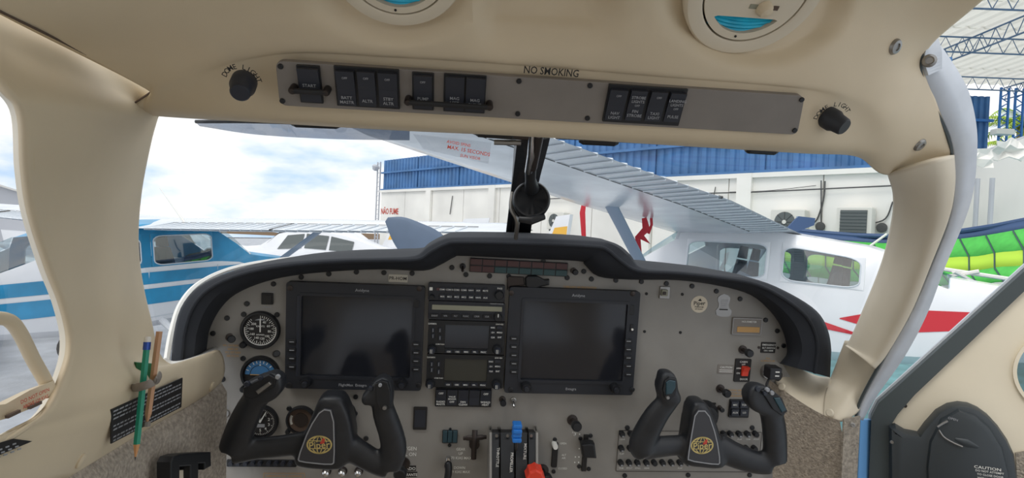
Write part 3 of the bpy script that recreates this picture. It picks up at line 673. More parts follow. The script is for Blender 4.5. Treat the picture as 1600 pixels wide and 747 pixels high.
pushknob('rotary_knob', 'small black knob by the slots under the right yoke hub', 1124, 637, .005, .014)
pushknob('oxygen_knob', 'black oxygen knob below the oxygen lettering', 630, 724, .0135, .04, dx=-.05, dy=-.05)
ptext('lettering', ['CAUTION: VERIFY FUEL', 'SELECTOR POSITION', 'BEFORE ENGINE START'], 1153, 610, .0056, 'print_amber')
# broken bracket plate
t = Thing('broken_bracket', 'bent metal clip with a torn black flap above the right display', 'bracket', PN, 815, 438)
t.part('clip', MB().prism([tuple(t.L(x, y)[:2]) for x, y in ((792,436),(794,431),(818,432),(819,445),(797,447),(792,452))], 0, .008, .002), 'dark_steel')
t.part('flap', MB().prism([tuple(t.L(x, y)[:2]) for x, y in ((820,434),(824,430),(838,430),(850,436),(857,435),(857,444),(845,446),(828,453),(821,446))], 0, .014, .003), 'black')
# label plate
t = Thing('registration_plate', 'small pale plate with an engraved code above the left display', 'placard', PN, 622, 435)
t.rb('plate', (607,429,637,441), 0, .0015, 'plate_pale', .001, .0004); t.part('lettering', MB().text('PR-HOM', 0, 0, .0018, .0095), 'print_black')
# gauges
def gauge(label, px, py, rp, kind):
    t = Thing('dial_gauge', label, 'gauge', PN, px, py); r = (PN.uv(px + rp, py) - PN.uv(px - rp, py)).length / 2
    t.part('case', MB().lathe((0, 0, 0), [(r, 0), (r, .008), (r * .96, .0105), (r * .86, .0105), (r * .85, .001)], 40), 'black', smooth=True)
    t.part('dial', MB().lathe((0, 0, 0), [(r * .85, 0), (r * .85, .0045), (0, .0045)], 40), 'print_black' if kind != 'hsi' else 'seam')
    tk = MB(); nm = MB()
    def tick(a, r0, r1, w, z=.0048):
        c, s_ = math.cos(a), math.sin(a); tk.add([(c * r0 - s_ * w, s_ * r0 + c * w, z), (c * r0 + s_ * w, s_ * r0 - c * w, z), (c * r1 + s_ * w, s_ * r1 - c * w, z), (c * r1 - s_ * w, s_ * r1 + c * w, z)], [(0, 1, 2, 3)])
    if kind == 'asi':
        for k in range(40):
            a = math.pi / 2 - k * 2 * math.pi / 44; tick(a, r * (.58 if k % 2 == 0 else .66), r * .76, r * .014)
        for k, s_ in enumerate(('40', '60', '80', '100', '120', '140', '160', '180', '200')):
            a = math.pi / 2 - (k + .7) * 2 * math.pi / 10; nm.text(s_, r * .46 * math.cos(a), r * .46 * math.sin(a), .0048, r * .17)
        nm.text('KNOTS', 0, r * .2, .0048, r * .13); nm.text('AIRSPEED', 0, -r * .25, .0048, r * .1)
        arc = MB(); A = [math.radians(d) for d in range(-190, 20, 6)]
        arc.grid([[(r * .77 * math.cos(a), r * .77 * math.sin(a), .0048) for a in A], [(r * .82 * math.cos(a), r * .82 * math.sin(a), .0048) for a in A]]); t.part('speed_arc', arc, 'print_white')
        t.part('needle', MB().add([(-.0012, -.004, .006), (.0012, -.004, .006), (.0012, r * .55, .006), (0, r * .66, .006), (-.0012, r * .55, .006)], [(0, 1, 2, 3, 4)]), 'print_white')
        t.part('scale_card', MB().prism([(r * .5 * math.cos(math.radians(d)), r * .1 + r * .5 * math.sin(math.radians(d))) for d in range(60, 125, 8)], .0045, .0052), 'print_dim')
    elif kind == 'att':
        A = [math.radians(d) for d in range(0, 181, 9)]
        t.part('sky_half', MB().prism([(r * .78 * math.cos(a), r * .78 * math.sin(a)) for a in A], .0045, .0056), 'sky_blue')
        for d in (20, 40, 60, 75, 90, 105, 120, 140, 160): tick(math.radians(d), r * .62, r * .76, r * .02, .006)
        t.part('bank_arc', MB().grid([[(r * .5 * math.cos(a), r * .5 * math.sin(a), .006) for a in A], [(r * .53 * math.cos(a), r * .53 * math.sin(a), .006) for a in A]]), 'print_black')
        tk.add([(-.002, r * .5, .0062), (.002, r * .5, .0062), (0, r * .58, .0062)], [(0, 1, 2)])
        t.part('horizon_bar', MB().box(-r * .5, -.0006, .006, r * .5, .0006, .0072), 'print_amber')
    elif kind == 'alt':
        for k in range(50): tick(math.pi / 2 - k * 2 * math.pi / 50, r * (.62 if k % 5 == 0 else .7), r * .78, r * .012)
        for k in range(10): a = math.pi / 2 - k * 2 * math.pi / 10; nm.text(str(k), r * .5 * math.cos(a), r * .5 * math.sin(a), .0048, r * .24)
        nm.text('ALT', 0, r * .2, .0048, r * .12)
        for a, l in ((math.radians(62), .72), (math.radians(95), .45)):
            c, s_ = math.cos(a), math.sin(a); t.part('needle', MB().tube([(0, 0, .007), (c * r * l, s_ * r * l, .007)], [.0016, .0009], 6), 'print_white')
        t.part('drum', MB().rbox(-r * .25, -r * .32, r * .25, -r * .12, .0045, .0055, .001, .0004), 'print_dim')
    elif kind == 'hsi':
        for k in range(-4, 5): tick(math.pi + k * .11, r * .6, r * .76, r * .03)
        t.part('centre_disc', MB().lathe((0, 0, .003), [(r * .5, 0), (r * .5, .003), (0, .003)], 20), 'dark_steel')  # darker raised disc in the middle of the dial
    if tk.v: t.part('tick_marks', tk, 'print_white')
    if nm.v: t.part('dial_numbers', nm, 'print_white')
    c_ = t.part('knob', MB().lathe((-r * .82, -r * .78, 0), [(r * .17, 0), (r * .17, .012), (r * .12, .015), (0, .015)], 14), 'black', smooth=True); return t
gauge('airspeed dial with white ticks and an upright needle left of the display', 408, 515, 31, 'asi')
gauge('attitude dial with a blue upper half behind the left yoke horn', 408, 584, 30.5, 'att')
gauge('altimeter dial with two white needles below the attitude dial', 408, 658, 28, 'alt')
gauge('small round dial with faint side scale beside the altimeter', 471, 655, 23, 'hsi')
t = Thing('indicator_lamp', 'small square lamp above the airspeed dial', 'indicator', PN, 417, 467)
t.rb('frame', (408,458.5,426,476), 0, .005, 'black', .001); t.rb('lens', (410,461,424,474), .005, .0065, 'print_black', .001, .0005)
ptext('lettering', ['STBY GYRO'], 420, 456, .0052, 'print_dim'); ptext('lettering', ['ON/OFF'], 417, 480, .0052, 'print_dim')
# small dimmer etc. near attitude gauge
pushknob('rotary_knob', 'black knob at the upper right of the attitude dial', 431, 553, .0065, .02, dx=.4, dy=.35)
t = Thing('headset_jack', 'round steel headset jack beside the left yoke horn', 'jack', PN, 352.5, 646)
t.part('ring', MB().lathe((0, 0, 0), [(.0085, 0), (.0085, .003), (.007, .0045), (.004, .0045), (.004, .001)], 20), 'steel', smooth=True); t.part('socket', MB().cyl((0, 0, 0), .004, .0015, 12), 'print_black')
# breaker strip under left yoke
t = Thing('breaker_strip', 'black strip of circuit breakers below the left yoke arm', 'breakers', PN, 408, 724)
t.rb('plate', (354,719,463,730), 0, .003, 'black')
for x in (361, 372, 384, 395, 406, 420, 431, 442, 453): t.knob('breaker', x, 724.5, .0048, .009, 'rocker', 12, h0=.003)
for k, x in enumerate((511, 536, 561)):
    t = Thing('push_button', ('polished steel push button next to the breaker strip, below the yoke hub', 'polished steel push button between two others below the yoke hub', 'polished steel push button next to the oxygen knob, below the yoke arm')[k], 'button', PN, x, 735.5, group='steel buttons below the left yoke')
    t.part('collar', MB().lathe((0, 0, 0), [(.009, 0), (.009, .004), (.0075, .006)], 18), 'dark_steel', smooth=True); t.part('cap', MB().lathe((0, 0, .004), [(.0072, 0), (.0068, .012), (.004, .015), (0, .0155)], 18), 'chrome', smooth=True)
t = Thing('inoperative_placard', 'black placard with white words beside the oxygen knob', 'placard', PN, 641, 736)
t.rb('strip', (634,728,650,736), 0, .0012, 'print_black', .0008, .0003); t.rb('strip', (619,737.5,652,745.5), 0, .0012, 'print_black', .0008, .0003)
p, q = t.L(642, 732), t.L(636, 741.5); t.part('lettering', MB().text('ADO', p.x, p.y, .0015, .009).text('INOPERANTE', q.x, q.y, .0015, .0085, 0, .85), 'print_white')
t = Thing('blank_cover', 'tall plain black cover plate left of the landing gear lights', 'cover', PN, 656, 655); t.rb('plate', (645.5,637,667,672), 0, .005, 'print_black', .002, .001)
t.rb('inset', (648,641,664.5,668), .005, .0058, 'rocker', .001, .0004)
t = Thing('gear_lights', 'three dark teal landing gear lamps in a row', 'indicator', PN, 703, 683)
t.rb('base', (691,673,715,693), 0, .004, 'black')
for k in range(3): t.rb('lens', (691.8 + 7.8 * k, 674, 698.8 + 7.8 * k, 692), .004, .009, 'teal_lens', .0015, .001)
t.knob('screw', 703.5, 670.5, .0028, .002, 'black', 10); t.knob('screw', 702.5, 696, .0035, .003, 'black', 10)
t = Thing('cross_handle', 'dark brown cross shaped handle left of the lever quadrant', 'handle', PN, 741, 690)
t.part('bar', MB().tube(crv([t.L(724, 685, .02), t.L(741, 684, .024), t.L(760, 683, .02)], 12), [.0042] * 2 + [.0055] * 8 + [.0042] * 2, 10, .7), 'dark_steel', smooth=True)
t.part('stem', MB().tube(crv([t.L(742, 672, .02), t.L(741, 690, .026), t.L(740, 717, .018)], 12), .006, 10, .6), 'dark_steel', smooth=True)
t.part('mount', MB().cyl((0, 0, 0), .011, .016, 16), 'dark_steel')
t = Thing('gear_lever', 'black landing gear lever with a chrome tip', 'lever', PN, 700, 718)
t.part('shaft', MB().tube([t.L(700, 728, 0), t.L(700, 728, .012)], .008, 12), 'dark_steel', smooth=True); t.part('tip', MB().tube([t.L(700, 726, .012), t.L(700.5, 717, .03), t.L(700.5, 714, .032)], [.006, .006, .004], 12), 'chrome', smooth=True)
t.part('grip', MB().tube(crv([t.L(700, 722, .03), t.L(701, 735, .036), t.L(698, 755, .04)], 12), [.006] + [.0075] * 10 + [.007], 12), 'black', smooth=True)
# lever quadrant
t = Thing('lever_quadrant', 'engine lever quadrant with curved black slotted covers', 'quadrant', PN, 805, 705)
def qarc(x0, x1, h0, h1, y0=671, n=14):       # curved cover rolling out from the panel
    rows = []
    for k in range(n):
        s_ = k / (n - 1); y = y0 + 5 + s_ * 120; h = h0 + (h1 - h0) * math.sin(min(1, s_ * 1.25) * math.pi / 2); rows.append([t.L(x0, y, h), t.L(x1, y, h)])
    rows.insert(0, [t.L(x0, y0, 0), t.L(x1, y0, 0)])
    mb = MB().grid(rows); m2 = len(rows)
    for e in (0, 1):
        vs = [r[e] for r in rows] + [Vector((r[e].x, r[e].y, 0)) for r in rows]; mb.add(vs, [(i, i + 1, m2 + i + 1, m2 + i) for i in range(m2 - 1)])
    return mb
for x0, x1 in ((768, 779.5), (782.5, 803), (806, 823.5), (826, 838)): t.part('cover', qarc(x0, x1, .03, .10), 'black', smooth=True)
t.part('slot_bed', qarc(767, 839, .02, .085), 'print_black', smooth=True)
for x0, x1 in ((765, 768.5), (837.5, 841)): t.part('side_plate', qarc(x0, x1, .034, .104), 'panel_grey', smooth=True)
for x in (776, 793, 830): t.knob('screw', x, 681, .0035, .003, 'steel', 12, h0=.041)
def qtext(s_, x, y, h):
    p = t.L(x, y, h); t.part('lettering', MB().text(s_, p.x, p.y, h + .002, .0075, -math.pi / 2, 1.1), 'print_white')
qtext('THROTTLE', 777.5, 714, .082); qtext('PROPELLER', 799, 722, .09); qtext('MIXTURE', 820, 705, .075)
t = Thing('propeller_lever', 'bright blue ribbed propeller lever on the quadrant', 'lever', PN, 809, 695, .05)
t.part('stem', MB().tube([t.L(806, 712, 0), t.L(807, 690, .02), t.L(809, 680, .03)], .003, 8), 'steel')
a = t.rect(802, 668, 816.5, 696, .05); kn = MB()
for k in range(4): h = (a[3] - a[1]) / 4; kn.rbox(a[0], a[1] + k * h + .0003, a[2], a[1] + (k + 1) * h - .0003, .018, .042 - .003 * (k % 2), .003, .002)
kn.rbox(a[0] + .001, a[1] + .002, a[2] - .001, a[3] - .002, .02, .037, .002, .001); t.part('grip', kn, 'blue_knob')
t = Thing('mixture_lever', 'red ribbed mixture knob at the bottom of the quadrant', 'lever', PN, 836, 740, .09)
t.part('stem', MB().tube([t.L(831, 760, 0), t.L(834, 745, .02)], .004, 8), 'steel')
p = t.L(836, 744, .02); kn = MB(); pts = []
for k in range(24): a_ = 2 * math.pi * k / 24; rr = .0165 + (.0025 if k % 3 == 0 else 0); pts.append((p.x + rr * math.cos(a_), p.y + rr * math.sin(a_)))
kn.prism(pts, .0, .03, .004); t.part('grip', kn, 'red_knob')
pushknob('friction_knob', 'black friction knob to the right of the red knob', 847, 735, .013, .04, dx=.1, cat='knob')
t = Thing('slide_lever', 'slide control with a white knob in a vertical slot', 'lever', PN, 867, 712)
t.rb('slot', (862.5,692,871.5,731), 0, .004, 'print_black', .003); t.knob('knob', 867, 696, .006, .02, 'print_white', 14); t.knob('screw', 867, 687, .0045, .003, 'black', 12); t.knob('screw', 865, 737, .0045, .003, 'black', 12)
t = Thing('flap_selector', 'black square flap selector paddle in a vertical slot', 'lever', PN, 914, 707)
t.rb('slot', (910.5,680,918,737), 0, .004, 'print_black', .001); t.part('paddle', MB().prism([tuple(t.L(x, y, .03)[:2]) for x, y in ((908,694),(919,692),(929,693),(932,716),(911,715))], .014, .034, .004), 'black'); t.part('stem', MB().tube([t.L(914, 706, 0), t.L(914, 706, .02)], .004, 10), 'dark_steel')
for x, y in ((923,681),(907,685.5),(905,729),(920,733)): t.knob('screw', x, y, .0045, .003, 'black', 12)
mb = MB()
for x, y in ((899,678),(905.5,678.5),(905,701),(899,714),(904.5,714),(898,722.5),(904,722.5)): p = t.L(x, y); mb.lathe((p.x, p.y, .0), [(.0015, 0), (.0015, .001), (0, .001)], 8)
t.part('position_marks', mb, 'print_white')
# right-hand side of the panel
t = Thing('map_clip', 'small steel spring clip under the hood above the bare panel', 'clip', PN, 1039, 457)
t.rb('plate', (1031,448,1047,467), 0, .004, 'steel', .001); t.rb('fold', (1034,453,1044,463), .004, .011, 'lcd', .002, .0015); t.rb('spring', (1036,456,1041,461), .011, .013, 'dark_steel', .001, .0006)
t = Thing('round_decal', 'round cream decal with a maker name on the bare panel', 'sticker', PN, 1092.5, 475.5)
t.part('disc', MB().lathe((0, 0, 0), [(.0185, 0), (.0185, .0006), (0, .0006)], 40), 'cream_light')
t.part('lettering', MB().text('Piper', 0, .002, .0009, .0125, .05).text('FREEDOM', 0, -.006, .0009, .0045).text('OF FLIGHT', 0, -.0105, .0009, .0038), 'print_black')
t.part('arrow', MB().add([(-.004, .0072, .0009), (.005, .0072, .0009), (.001, .013, .0009)], [(0, 1, 2)]), 'print_black')
t = Thing('silver_badge', 'shiny silver waisted badge beside the round decal', 'badge', PN, 1131, 478)
t.part('plate', MB().prism([tuple(t.L(1131 + x, 478 + y)[:2]) for x, y in ((0,-19),(6,-17),(10,-13),(9,-7),(7,-2),(8,3),(12,8),(11,14),(5,17),(-5,17),(-12,14),(-13,7),(-9,2),(-8,-3),(-10,-9),(-9,-14),(-5,-17))], 0, .0012), 'steel')
mb = MB()
for k in range(5): mb.box(-.008, .012 - k * .004, .0012, .008 - .001 * k, .0132 - k * .004, .0016)
t.part('engraving', mb, 'print_dim'); t.part('band', MB().box(-.01, -.009, .0012, .009, -.0065, .0016), 'print_black')
t = Thing('hour_meter', 'rectangular hour meter with an amber window', 'meter', PN, 1167, 510)
t.rb('case', (1144,497,1190.5,523.5), 0, .004, 'plate_grey', .002); t.rb('window', (1152,511,1187,519.5), .004, .0052, 'print_amber', .001, .0004); a = t.rect(1144.5, 497.5, 1190, 523, .004); t.part('border', MB().frame(*a, .0012, .004, .0048), 'steel')
t.part('lettering', MB().text('HOURMETER', .002, .011, .0043, .0058), 'print_white')
t = Thing('small_placard', 'small black placard with two lines of white print beside the hood', 'placard', PN, 1200.5, 543)
t.rb('plate', (1189,535,1212,551.5), 0, .0015, 'print_black', .001, .0004); t.part('lettering', MB().text('EMERGENCY', 0, .006, .0018, .0055).text('ELT SWITCH', 0, -.001, .0018, .0052).text('ON / ARM', 0, -.007, .0018, .0048), 'print_white')
t.knob('screw', 1186, 543, .003, .002, 'dark_steel', 10); t.knob('screw', 1215.5, 543.5, .003, .002, 'dark_steel', 10)
t = Thing('guarded_switch', 'red rocker switch on a black plate on the right of the panel', 'switch', PN, 1160, 579)
t.rb('plate', (1148,561,1173,597), 0, .003, 'print_black', .002); p = t.L(1164, 580, .006)
t.part('rocker', rocker_mesh(.0135, .021, .009), 'red_knob', loc=(p.x, p.y, .003)); mb = MB(); p = t.L(1161, 565); mb.text('CABIN', p.x, p.y, .0033, .006); mb.text('OFF', p.x, p.y - .006, .0033, .005); p = t.L(1161, 592); mb.text('DOOR', p.x, p.y, .0033, .006); p = t.L(1153, 575); mb.text('ARM', p.x, p.y, .0033, .0052); mb.text('ON', p.x, p.y - .011, .0033, .0052); t.part('lettering', mb, 'print_white')
t = Thing('caution_placard', 'grey caution placard left of the red switch', 'placard', PN, 1134, 577)
t.rb('plate', (1121,570,1147,584), 0, .0012, 'plate_grey', .001, .0004); mb = MB().text('CAUTION', 0, .0045, .0015, .0062)
for k in range(2): mb.box(-.015, -.002 - k * .004, .0012, .015, -.0008 - k * .004, .0016)
t.part('lettering', mb, 'print_white')
t = Thing('power_socket', 'round power socket with a black twin charger plugged in', 'socket', PN, 1199, 580)
t.part('ring', MB().lathe((0, 0, 0), [(.017, 0), (.017, .006), (.015, .009), (.0115, .009), (.0115, .003)], 28), 'steel', smooth=True); t.part('barrel', MB().lathe((0, 0, 0), [(.0115, 0), (.0105, .03), (0, .03)], 20, (.45, -.1, 1)), 'black', smooth=True)
c_ = t.rb('plug', (1203,575.5,1222,594), .02, .045, 'black', .003, .002); a = t.rect(1203, 575.5, 1222, 594, .045); x_ = a[0] * .4 + a[2] * .6
for k in (.68, .35): y_ = a[1] + (a[3] - a[1]) * k; MB().box(x_ - .0045, y_ - .0012, .0452, x_ + .0045, y_ + .0012, .0458).build('port', 'print_white', c_)
t.part('cord', MB().tube(crv([t.L(1203, 590, .03), t.L(1198, 600, .035), t.L(1198, 615, .05), t.L(1206, 628, .06), t.L(1216, 645, .05)], 20), .0025, 8), 'black', smooth=True)
t = Thing('switch_block', 'block of four square black switches by the right yoke horn', 'switch', PN, 1155, 639)
t.rb('body', (1140,625,1171,653), 0, .005, 'black')
for i in range(2):
    for j in range(2): k = t.rb('key', (1143 + 14 * i, 628 + 12 * j, 1155 + 14 * i, 638.5 + 12 * j), .005, .009, 'rocker', .001, .0008); p = t.L(1149 + 14 * i, 633 + 12 * j, .009); MB().text(('MIC', 'AUX', 'TOP', 'LO')[i * 2 + j], p.x, p.y, .0093, .006).build('lettering', 'print_white', k)
t = Thing('vent_slots', 'two short black slots beside the right yoke hub', 'slot', PN, 1110, 637)
t.rb('slot', (1101,629.5,1119,632.5), 0, .002, 'print_black', .001, .0005); t.rb('slot', (1112,642,1118,644.5), 0, .002, 'print_black', .001, .0005)
t = Thing('circuit_breaker_board', 'board of black circuit breakers in rows behind the right yoke', 'breakers', PN, 1076, 704)
a = t.rect(964, 673, 1187, 736.5); t.part('plate', MB().rbox(*a, 0, .002, .001, .0006), 'panel_grey'); t.part('plate_border', MB().frame(*a, .001, .002, .0026), 'dark_steel')
for y, X in ((678.5, [972, 985.5, 999, 1012, 1025, 1131, 1141.5, 1155, 1168, 1181]), (701, [971, 984.5, 998, 1011, 1128, 1141, 1154, 1166.5, 1179]), (723.5, [970, 983, 996, 1010, 1022.5, 1035.5, 1049, 1062.5, 1075, 1089, 1102, 1115, 1128, 1141, 1154, 1167, 1180])):
    for i, x in enumerate(X):
        k = t.knob('breaker', x, y, .0062, .012, 'black', 14, h0=.002); p = t.L(x, y)
        if i % 5 != 4: MB().box(-.0012, -.0045, .012, .0032, -.0012, .0126).build('breaker_mark', 'print_dim', k)
for k, (y, X) in enumerate(((686, [972, 1155, 1168, 1181]), (708.5, [971, 1154, 1179]), (731, [970, 983, 996, 1010, 1062]))):
    mb = MB()
    for i, x in enumerate(X): p = t.L(x, y); mb.text(('GEAR', 'FLAP', 'TRIM', 'PITOT', 'STALL')[(i + k) % 5], p.x, p.y, .0023, .0048)
    t.part('lettering', mb, 'print_white')
# ------------------------------------------------------------------ yokes
def remeshed(mb, voxel, name, m):
    o = mb.build(name, m); md = o.modifiers.new('r', 'REMESH'); md.mode = 'VOXEL'; md.voxel_size = voxel; md.use_smooth_shade = True
    ms = o.modifiers.new('s', 'SMOOTH'); ms.iterations = 10; ms.factor = .5
    me = bpy.data.meshes.new_from_object(o.evaluated_get(bpy.context.evaluated_depsgraph_get())); bpy.data.objects.remove(o)
    me.materials.clear(); me.materials.append(MAT[m])
    for p in me.polygons: p.use_smooth = True
    return me
def yoke(label, px, py, hub, plate, tubes, heads, shaft, pads, logo, bars):
    t = Thing('control_yoke', label, 'yoke', PN, px, py, .15)
    mb = MB(); mb.prism(chaikin([tuple(t.L(x, y, 0)[:2]) for x, y in hub], 1), -.035, .012, .01)
    for pts, rad, fl in tubes:
        P = crv([t.L(x, y, h) for x, y, h in pts], 20); R = [v.x for v in crv([(r, 0, 0) for r in rad], 20)]; mb.tube(P, R, 14, fl, nrm=(0, 0, 1))
    for poly, h0, h1, b in heads: mb.prism(chaikin([tuple(t.L(x, y, h1)[:2]) for x, y in poly], 1), h0, h1, b)
    me = remeshed(mb, .0036, 'body', 'yoke'); link('body', me, t.e)
    s0, s1 = t.L(*shaft, -.03), t.L(shaft[0] + 6, shaft[1] - 2, -.149); t.part('shaft', MB().tube([s0, s1], .02, 20), 'dark_steel', smooth=True)
    t.part('boot', MB().lathe((s1.x, s1.y, -.149), [(.034, 0), (.034, .006), (.026, .02), (.02, .022)], 24), 'black', smooth=True)
    P = chaikin([tuple(t.L(x, y, .012)[:2]) for x, y in plate], 1)
    pl = t.part('name_plate', MB().prism(P, .008, .0145, .001), 'yoke_plate'); MB().band(offset(P, .001), offset(P, .003), .0143, .0152).build('plate_border', 'print_dim', pl)
    c = t.L(*logo, .0145); R = .021; g = MB()
    def ell(rx, ry, w=.0008, n=32): g.band([((c.x + (rx + w) * math.cos(2 * math.pi * k / n)), c.y + (ry + w) * math.sin(2 * math.pi * k / n)) for k in range(n)], [((c.x + (rx - w) * math.cos(2 * math.pi * k / n)), c.y + (ry - w) * math.sin(2 * math.pi * k / n)) for k in range(n)], .0145, .0150)
    ell(R, R * .75, .0013); ell(R * .62, R * .75); ell(R * .22, R * .75)
    for yy in (-.45, .45):
        w = R * math.sqrt(1 - yy * yy); g.box(c.x - w, c.y + yy * R * .75 - .0007, .0145, c.x + w, c.y + yy * R * .75 + .0007, .015)
    g.build('globe_emblem', 'gold', pl); MB().prism([(c.x + x * R, c.y + y * R) for x, y in ((.02, .1), (.3, .6), (.45, .55), (.42, .1))], .0145, .0154).build('emblem_flash', 'print_red', pl)
    MB().rbox(c.x - R * .85, c.y - R * .3, c.x + R * .9, c.y + R * .22, .0145, .0152, .002, .0002).build('emblem_band', 'yoke_plate', pl)
    MB().text('Piper', c.x, c.y - .0008, .0158, .0185, .08, .95).build('lettering', 'gold', pl)
    for nm, poly, h0, h1, m in pads: t.part(nm, MB().prism([tuple(t.L(x, y, h1)[:2]) for x, y in poly], h0, h1, .0015), m, smooth=False)
    for x, y, h, r, m in bars: t.knob('button', x, y, r, .006, m, 14, h0=h)
    return t
r5 = [.019, .023, .0255, .026, .024]
yoke('black control yoke with a globe emblem in front of the flight display', 505, 680,
 [(500,618),(528,617),(538,622),(550,650),(556,690),(545,722),(530,735),(466,730),(458,720),(470,690),(488,648)],
 [(502,637),(523,640),(525,722),(518,727),(468,722),(464,716),(482,668)],
 [([(412,606,.02),(395,630,.015),(380,660,.008),(368,692,0),(364,706,0)], [.02, .023, .0255, .0265, .026], .75), ([(362,706,0),(400,701,-.005),(440,697,-.008),(485,690,-.008)], [.024, .021, .021, .022], .65), ([(535,690,-.008),(560,707,-.006),(590,724,-.002),(608,730,0)], [.026, .025, .023, .022], .65), ([(596,628,.018),(602,650,.012),(612,680,.004),(615,705,0),(607,732,0)], [.019, .022, .0235, .0245, .022], .75)],
 [([(376,604),(400,592),(425,584),(440,592),(441,612),(425,630),(396,638),(378,632)], 0, .034, .008), ([(583,598),(592,592),(605,593),(613,605),(614,630),(608,646),(592,648),(582,635),(566,638),(561,625),(575,610)], 0, .034, .008)],
 (525, 650), [('switch_plate', [(380,606),(420,586),(432,592),(428,606),(395,624),(382,620)], .03, .0385, 'black'), ('trim_switch', [(399,612),(420,597),(424,601),(403,617)], .038, .043, 'steel'), ('switch_plate', [(586,600),(596,595),(606,598),(610,612),(609,638),(602,643),(592,640),(587,625)], .03, .0385, 'black')],
 (499, 695), [(407, 591, .038, .004, 'rocker'), (434, 589, .034, .004, 'print_dim'), (386, 600, .036, .005, 'rocker'), (594, 602, .038, .003, 'print_dim'), (601, 637, .0375, .004, 'steel'), (579, 607, .03, .004, 'rocker')])
yoke('black control yoke with a globe emblem in front of the breaker panel', 1100, 685,
 [(1079,628),(1098,626),(1108,634),(1118,656),(1126,684),(1133,722),(1127,733),(1066,727),(1065,715),(1070,680)],
 [(1085,640),(1106,640),(1120,682),(1126,722),(1121,727),(1073,720),(1073,712),(1078,680)],
 [([(1047,624,.018),(1028,645,.012),(1012,672,.004),(1003,695,0),(1010,706,0)], [.019, .023, .0255, .0265, .025], .75), ([(1008,700,0),(1030,698,-.004),(1055,696,-.008),(1080,695,-.008)], [.025, .022, .021, .022], .65), ([(1118,695,-.008),(1145,710,-.006),(1180,722,-.002),(1205,724,0)], [.027, .026, .024, .023], .65), ([(1204,640,.016),(1209,665,.01),(1211,695,.002),(1211,722,0)], [.022, .0235, .024, .024], .75)],
 [([(1035,588),(1042,583),(1056,585),(1062,598),(1062,612),(1068,622),(1066,634),(1050,638),(1036,632),(1030,612)], 0, .034, .008), ([(1172,612),(1184,603),(1200,606),(1222,620),(1232,642),(1230,652),(1218,656),(1196,652),(1178,644),(1170,630)], 0, .034, .008)],
 (1092, 650), [('switch_plate', [(1039,596),(1046,590),(1056,592),(1059,602),(1056,618),(1048,626),(1039,622),(1036,610)], .03, .0385, 'black'), ('button_pad', [(1041,598),(1047,594),(1056,596),(1056,606),(1050,616),(1041,617)], .038, .041, 'teal_lens'), ('switch_plate', [(1190,611),(1204,607),(1222,622),(1231,643),(1222,650),(1208,640)], .03, .0385, 'black'), ('button_pad', [(1209,622),(1219,622),(1229,641),(1222,645)], .038, .041, 'teal_lens')],
 (1097, 696), [(1043, 621, .038, .0035, 'steel'), (1199, 609, .037, .004, 'print_dim'), (1206, 614, .0375, .004, 'print_dim'), (1195, 615, .037, .004, 'rocker'), (1184, 608, .034, .005, 'rocker')])
# ================================================================== overhead
OH = Pl(W(840, 152, .668) , W(1252, 181, .697) - W(433, 130, .64), W(840, 108, .655) - W(840, 196, .695))
t = Thing('overhead_switch_panel', 'long grey overhead plate with black rocker switches on the headliner', 'switch panel', OH, 840, 152, .006)
oc = [(430,95),(1258,150),(1246,211),(437,165)]
def quad_round(P, r):
    out = []
    for i in range(4):
        a, b, c = Vector(P[i - 1]), Vector(P[i]), Vector(P[(i + 1) % 4]); u = (a - b).normalized() * r; v = (c - b).normalized() * r
        for k in range(6): s_ = k / 5; out.append(tuple((b + u) * (1 - s_) ** 2 + b * 2 * s_ * (1 - s_) + (b + v) * s_ ** 2))
    return out
t.part('plate', MB().prism(quad_round([tuple(t.L(x, y)[:2]) for x, y in oc], .009), -.008, .0, .0008), 'plate_grey')
for x, y in ((438,104),(441,158),(811,127),(809,178),(922,134),(918,185),(1253,156),(1242,204)): t.knob('screw', x, y, .003, .002, 'black', 14)
ang = math.atan2((OH.uv(700, 150) - OH.uv(600, 142)).y, (OH.uv(700, 150) - OH.uv(600, 142)).x)
def orock(x0, y0, x1, y1, up=(), lo=(), upy=.33, loy=-.25, parent=None, bodym='rocker'):
    a = t.rect(x0, y0, x1, y1, .004); w, h = a[2] - a[0], a[3] - a[1]
    o = t.part('rocker', rocker_mesh(w, h, .006), bodym, loc=((a[0] + a[2]) / 2, (a[1] + a[3]) / 2, .001)); mb = MB()
    for k, s_ in enumerate(up): mb.text(s_, 0, h * upy - k * .0048, .0085, .0046 if s_ != 'OFF' else .0034)
    for k, s_ in enumerate(lo): mb.text(s_, 0, h * loy - k * .0052, .0056, .0050)
    if mb.v: mb.build('lettering', 'print_dim', o)
def obody(x0, y0, x1, y1):
    t.rb('switch_frame', (x0, y0, x1, y1), 0, .003, 'black', .001, .0005)
def guard(x0, y0, x1, y1):
    a, b = t.L(x0, y0, .012), t.L(x1, y1, .012); hw = .0025
    o = t.part('guard_bar', MB().tube([a, b], .0032, 8, .7), 'black', smooth=True)
    for p in (a, b): MB().lathe((p.x, p.y, .0), [(.0042, 0), (.0042, .012), (.003, .014), (0, .014)], 12).build('guard_post', 'dark_steel', o, smooth=True)
obody(466,103,502,161); orock(468,106,500,159, (), ('START',), loy=.0)
obody(524,106,624,168); orock(527,110,555,165, ('OFF',), ('BATT', 'MASTR')); orock(560,111,587,166, ('OFF',), ('ALTR',), loy=-.33); orock(592,113,621,167, ('OFF',), ('STBY', 'ALTR'))
obody(644,114,678,172); orock(647,117,675,170, ('OFF',), ('PUMP',), loy=-.18)
obody(693,117,759,176); orock(696,119,725,173, (), ('MAG', 'LEFT'), loy=-.12); orock(728,121,757,175, (), ('MAG', 'RIGHT'), loy=-.14)
guard(456, 142, 509, 145); guard(637, 160, 765, 168)
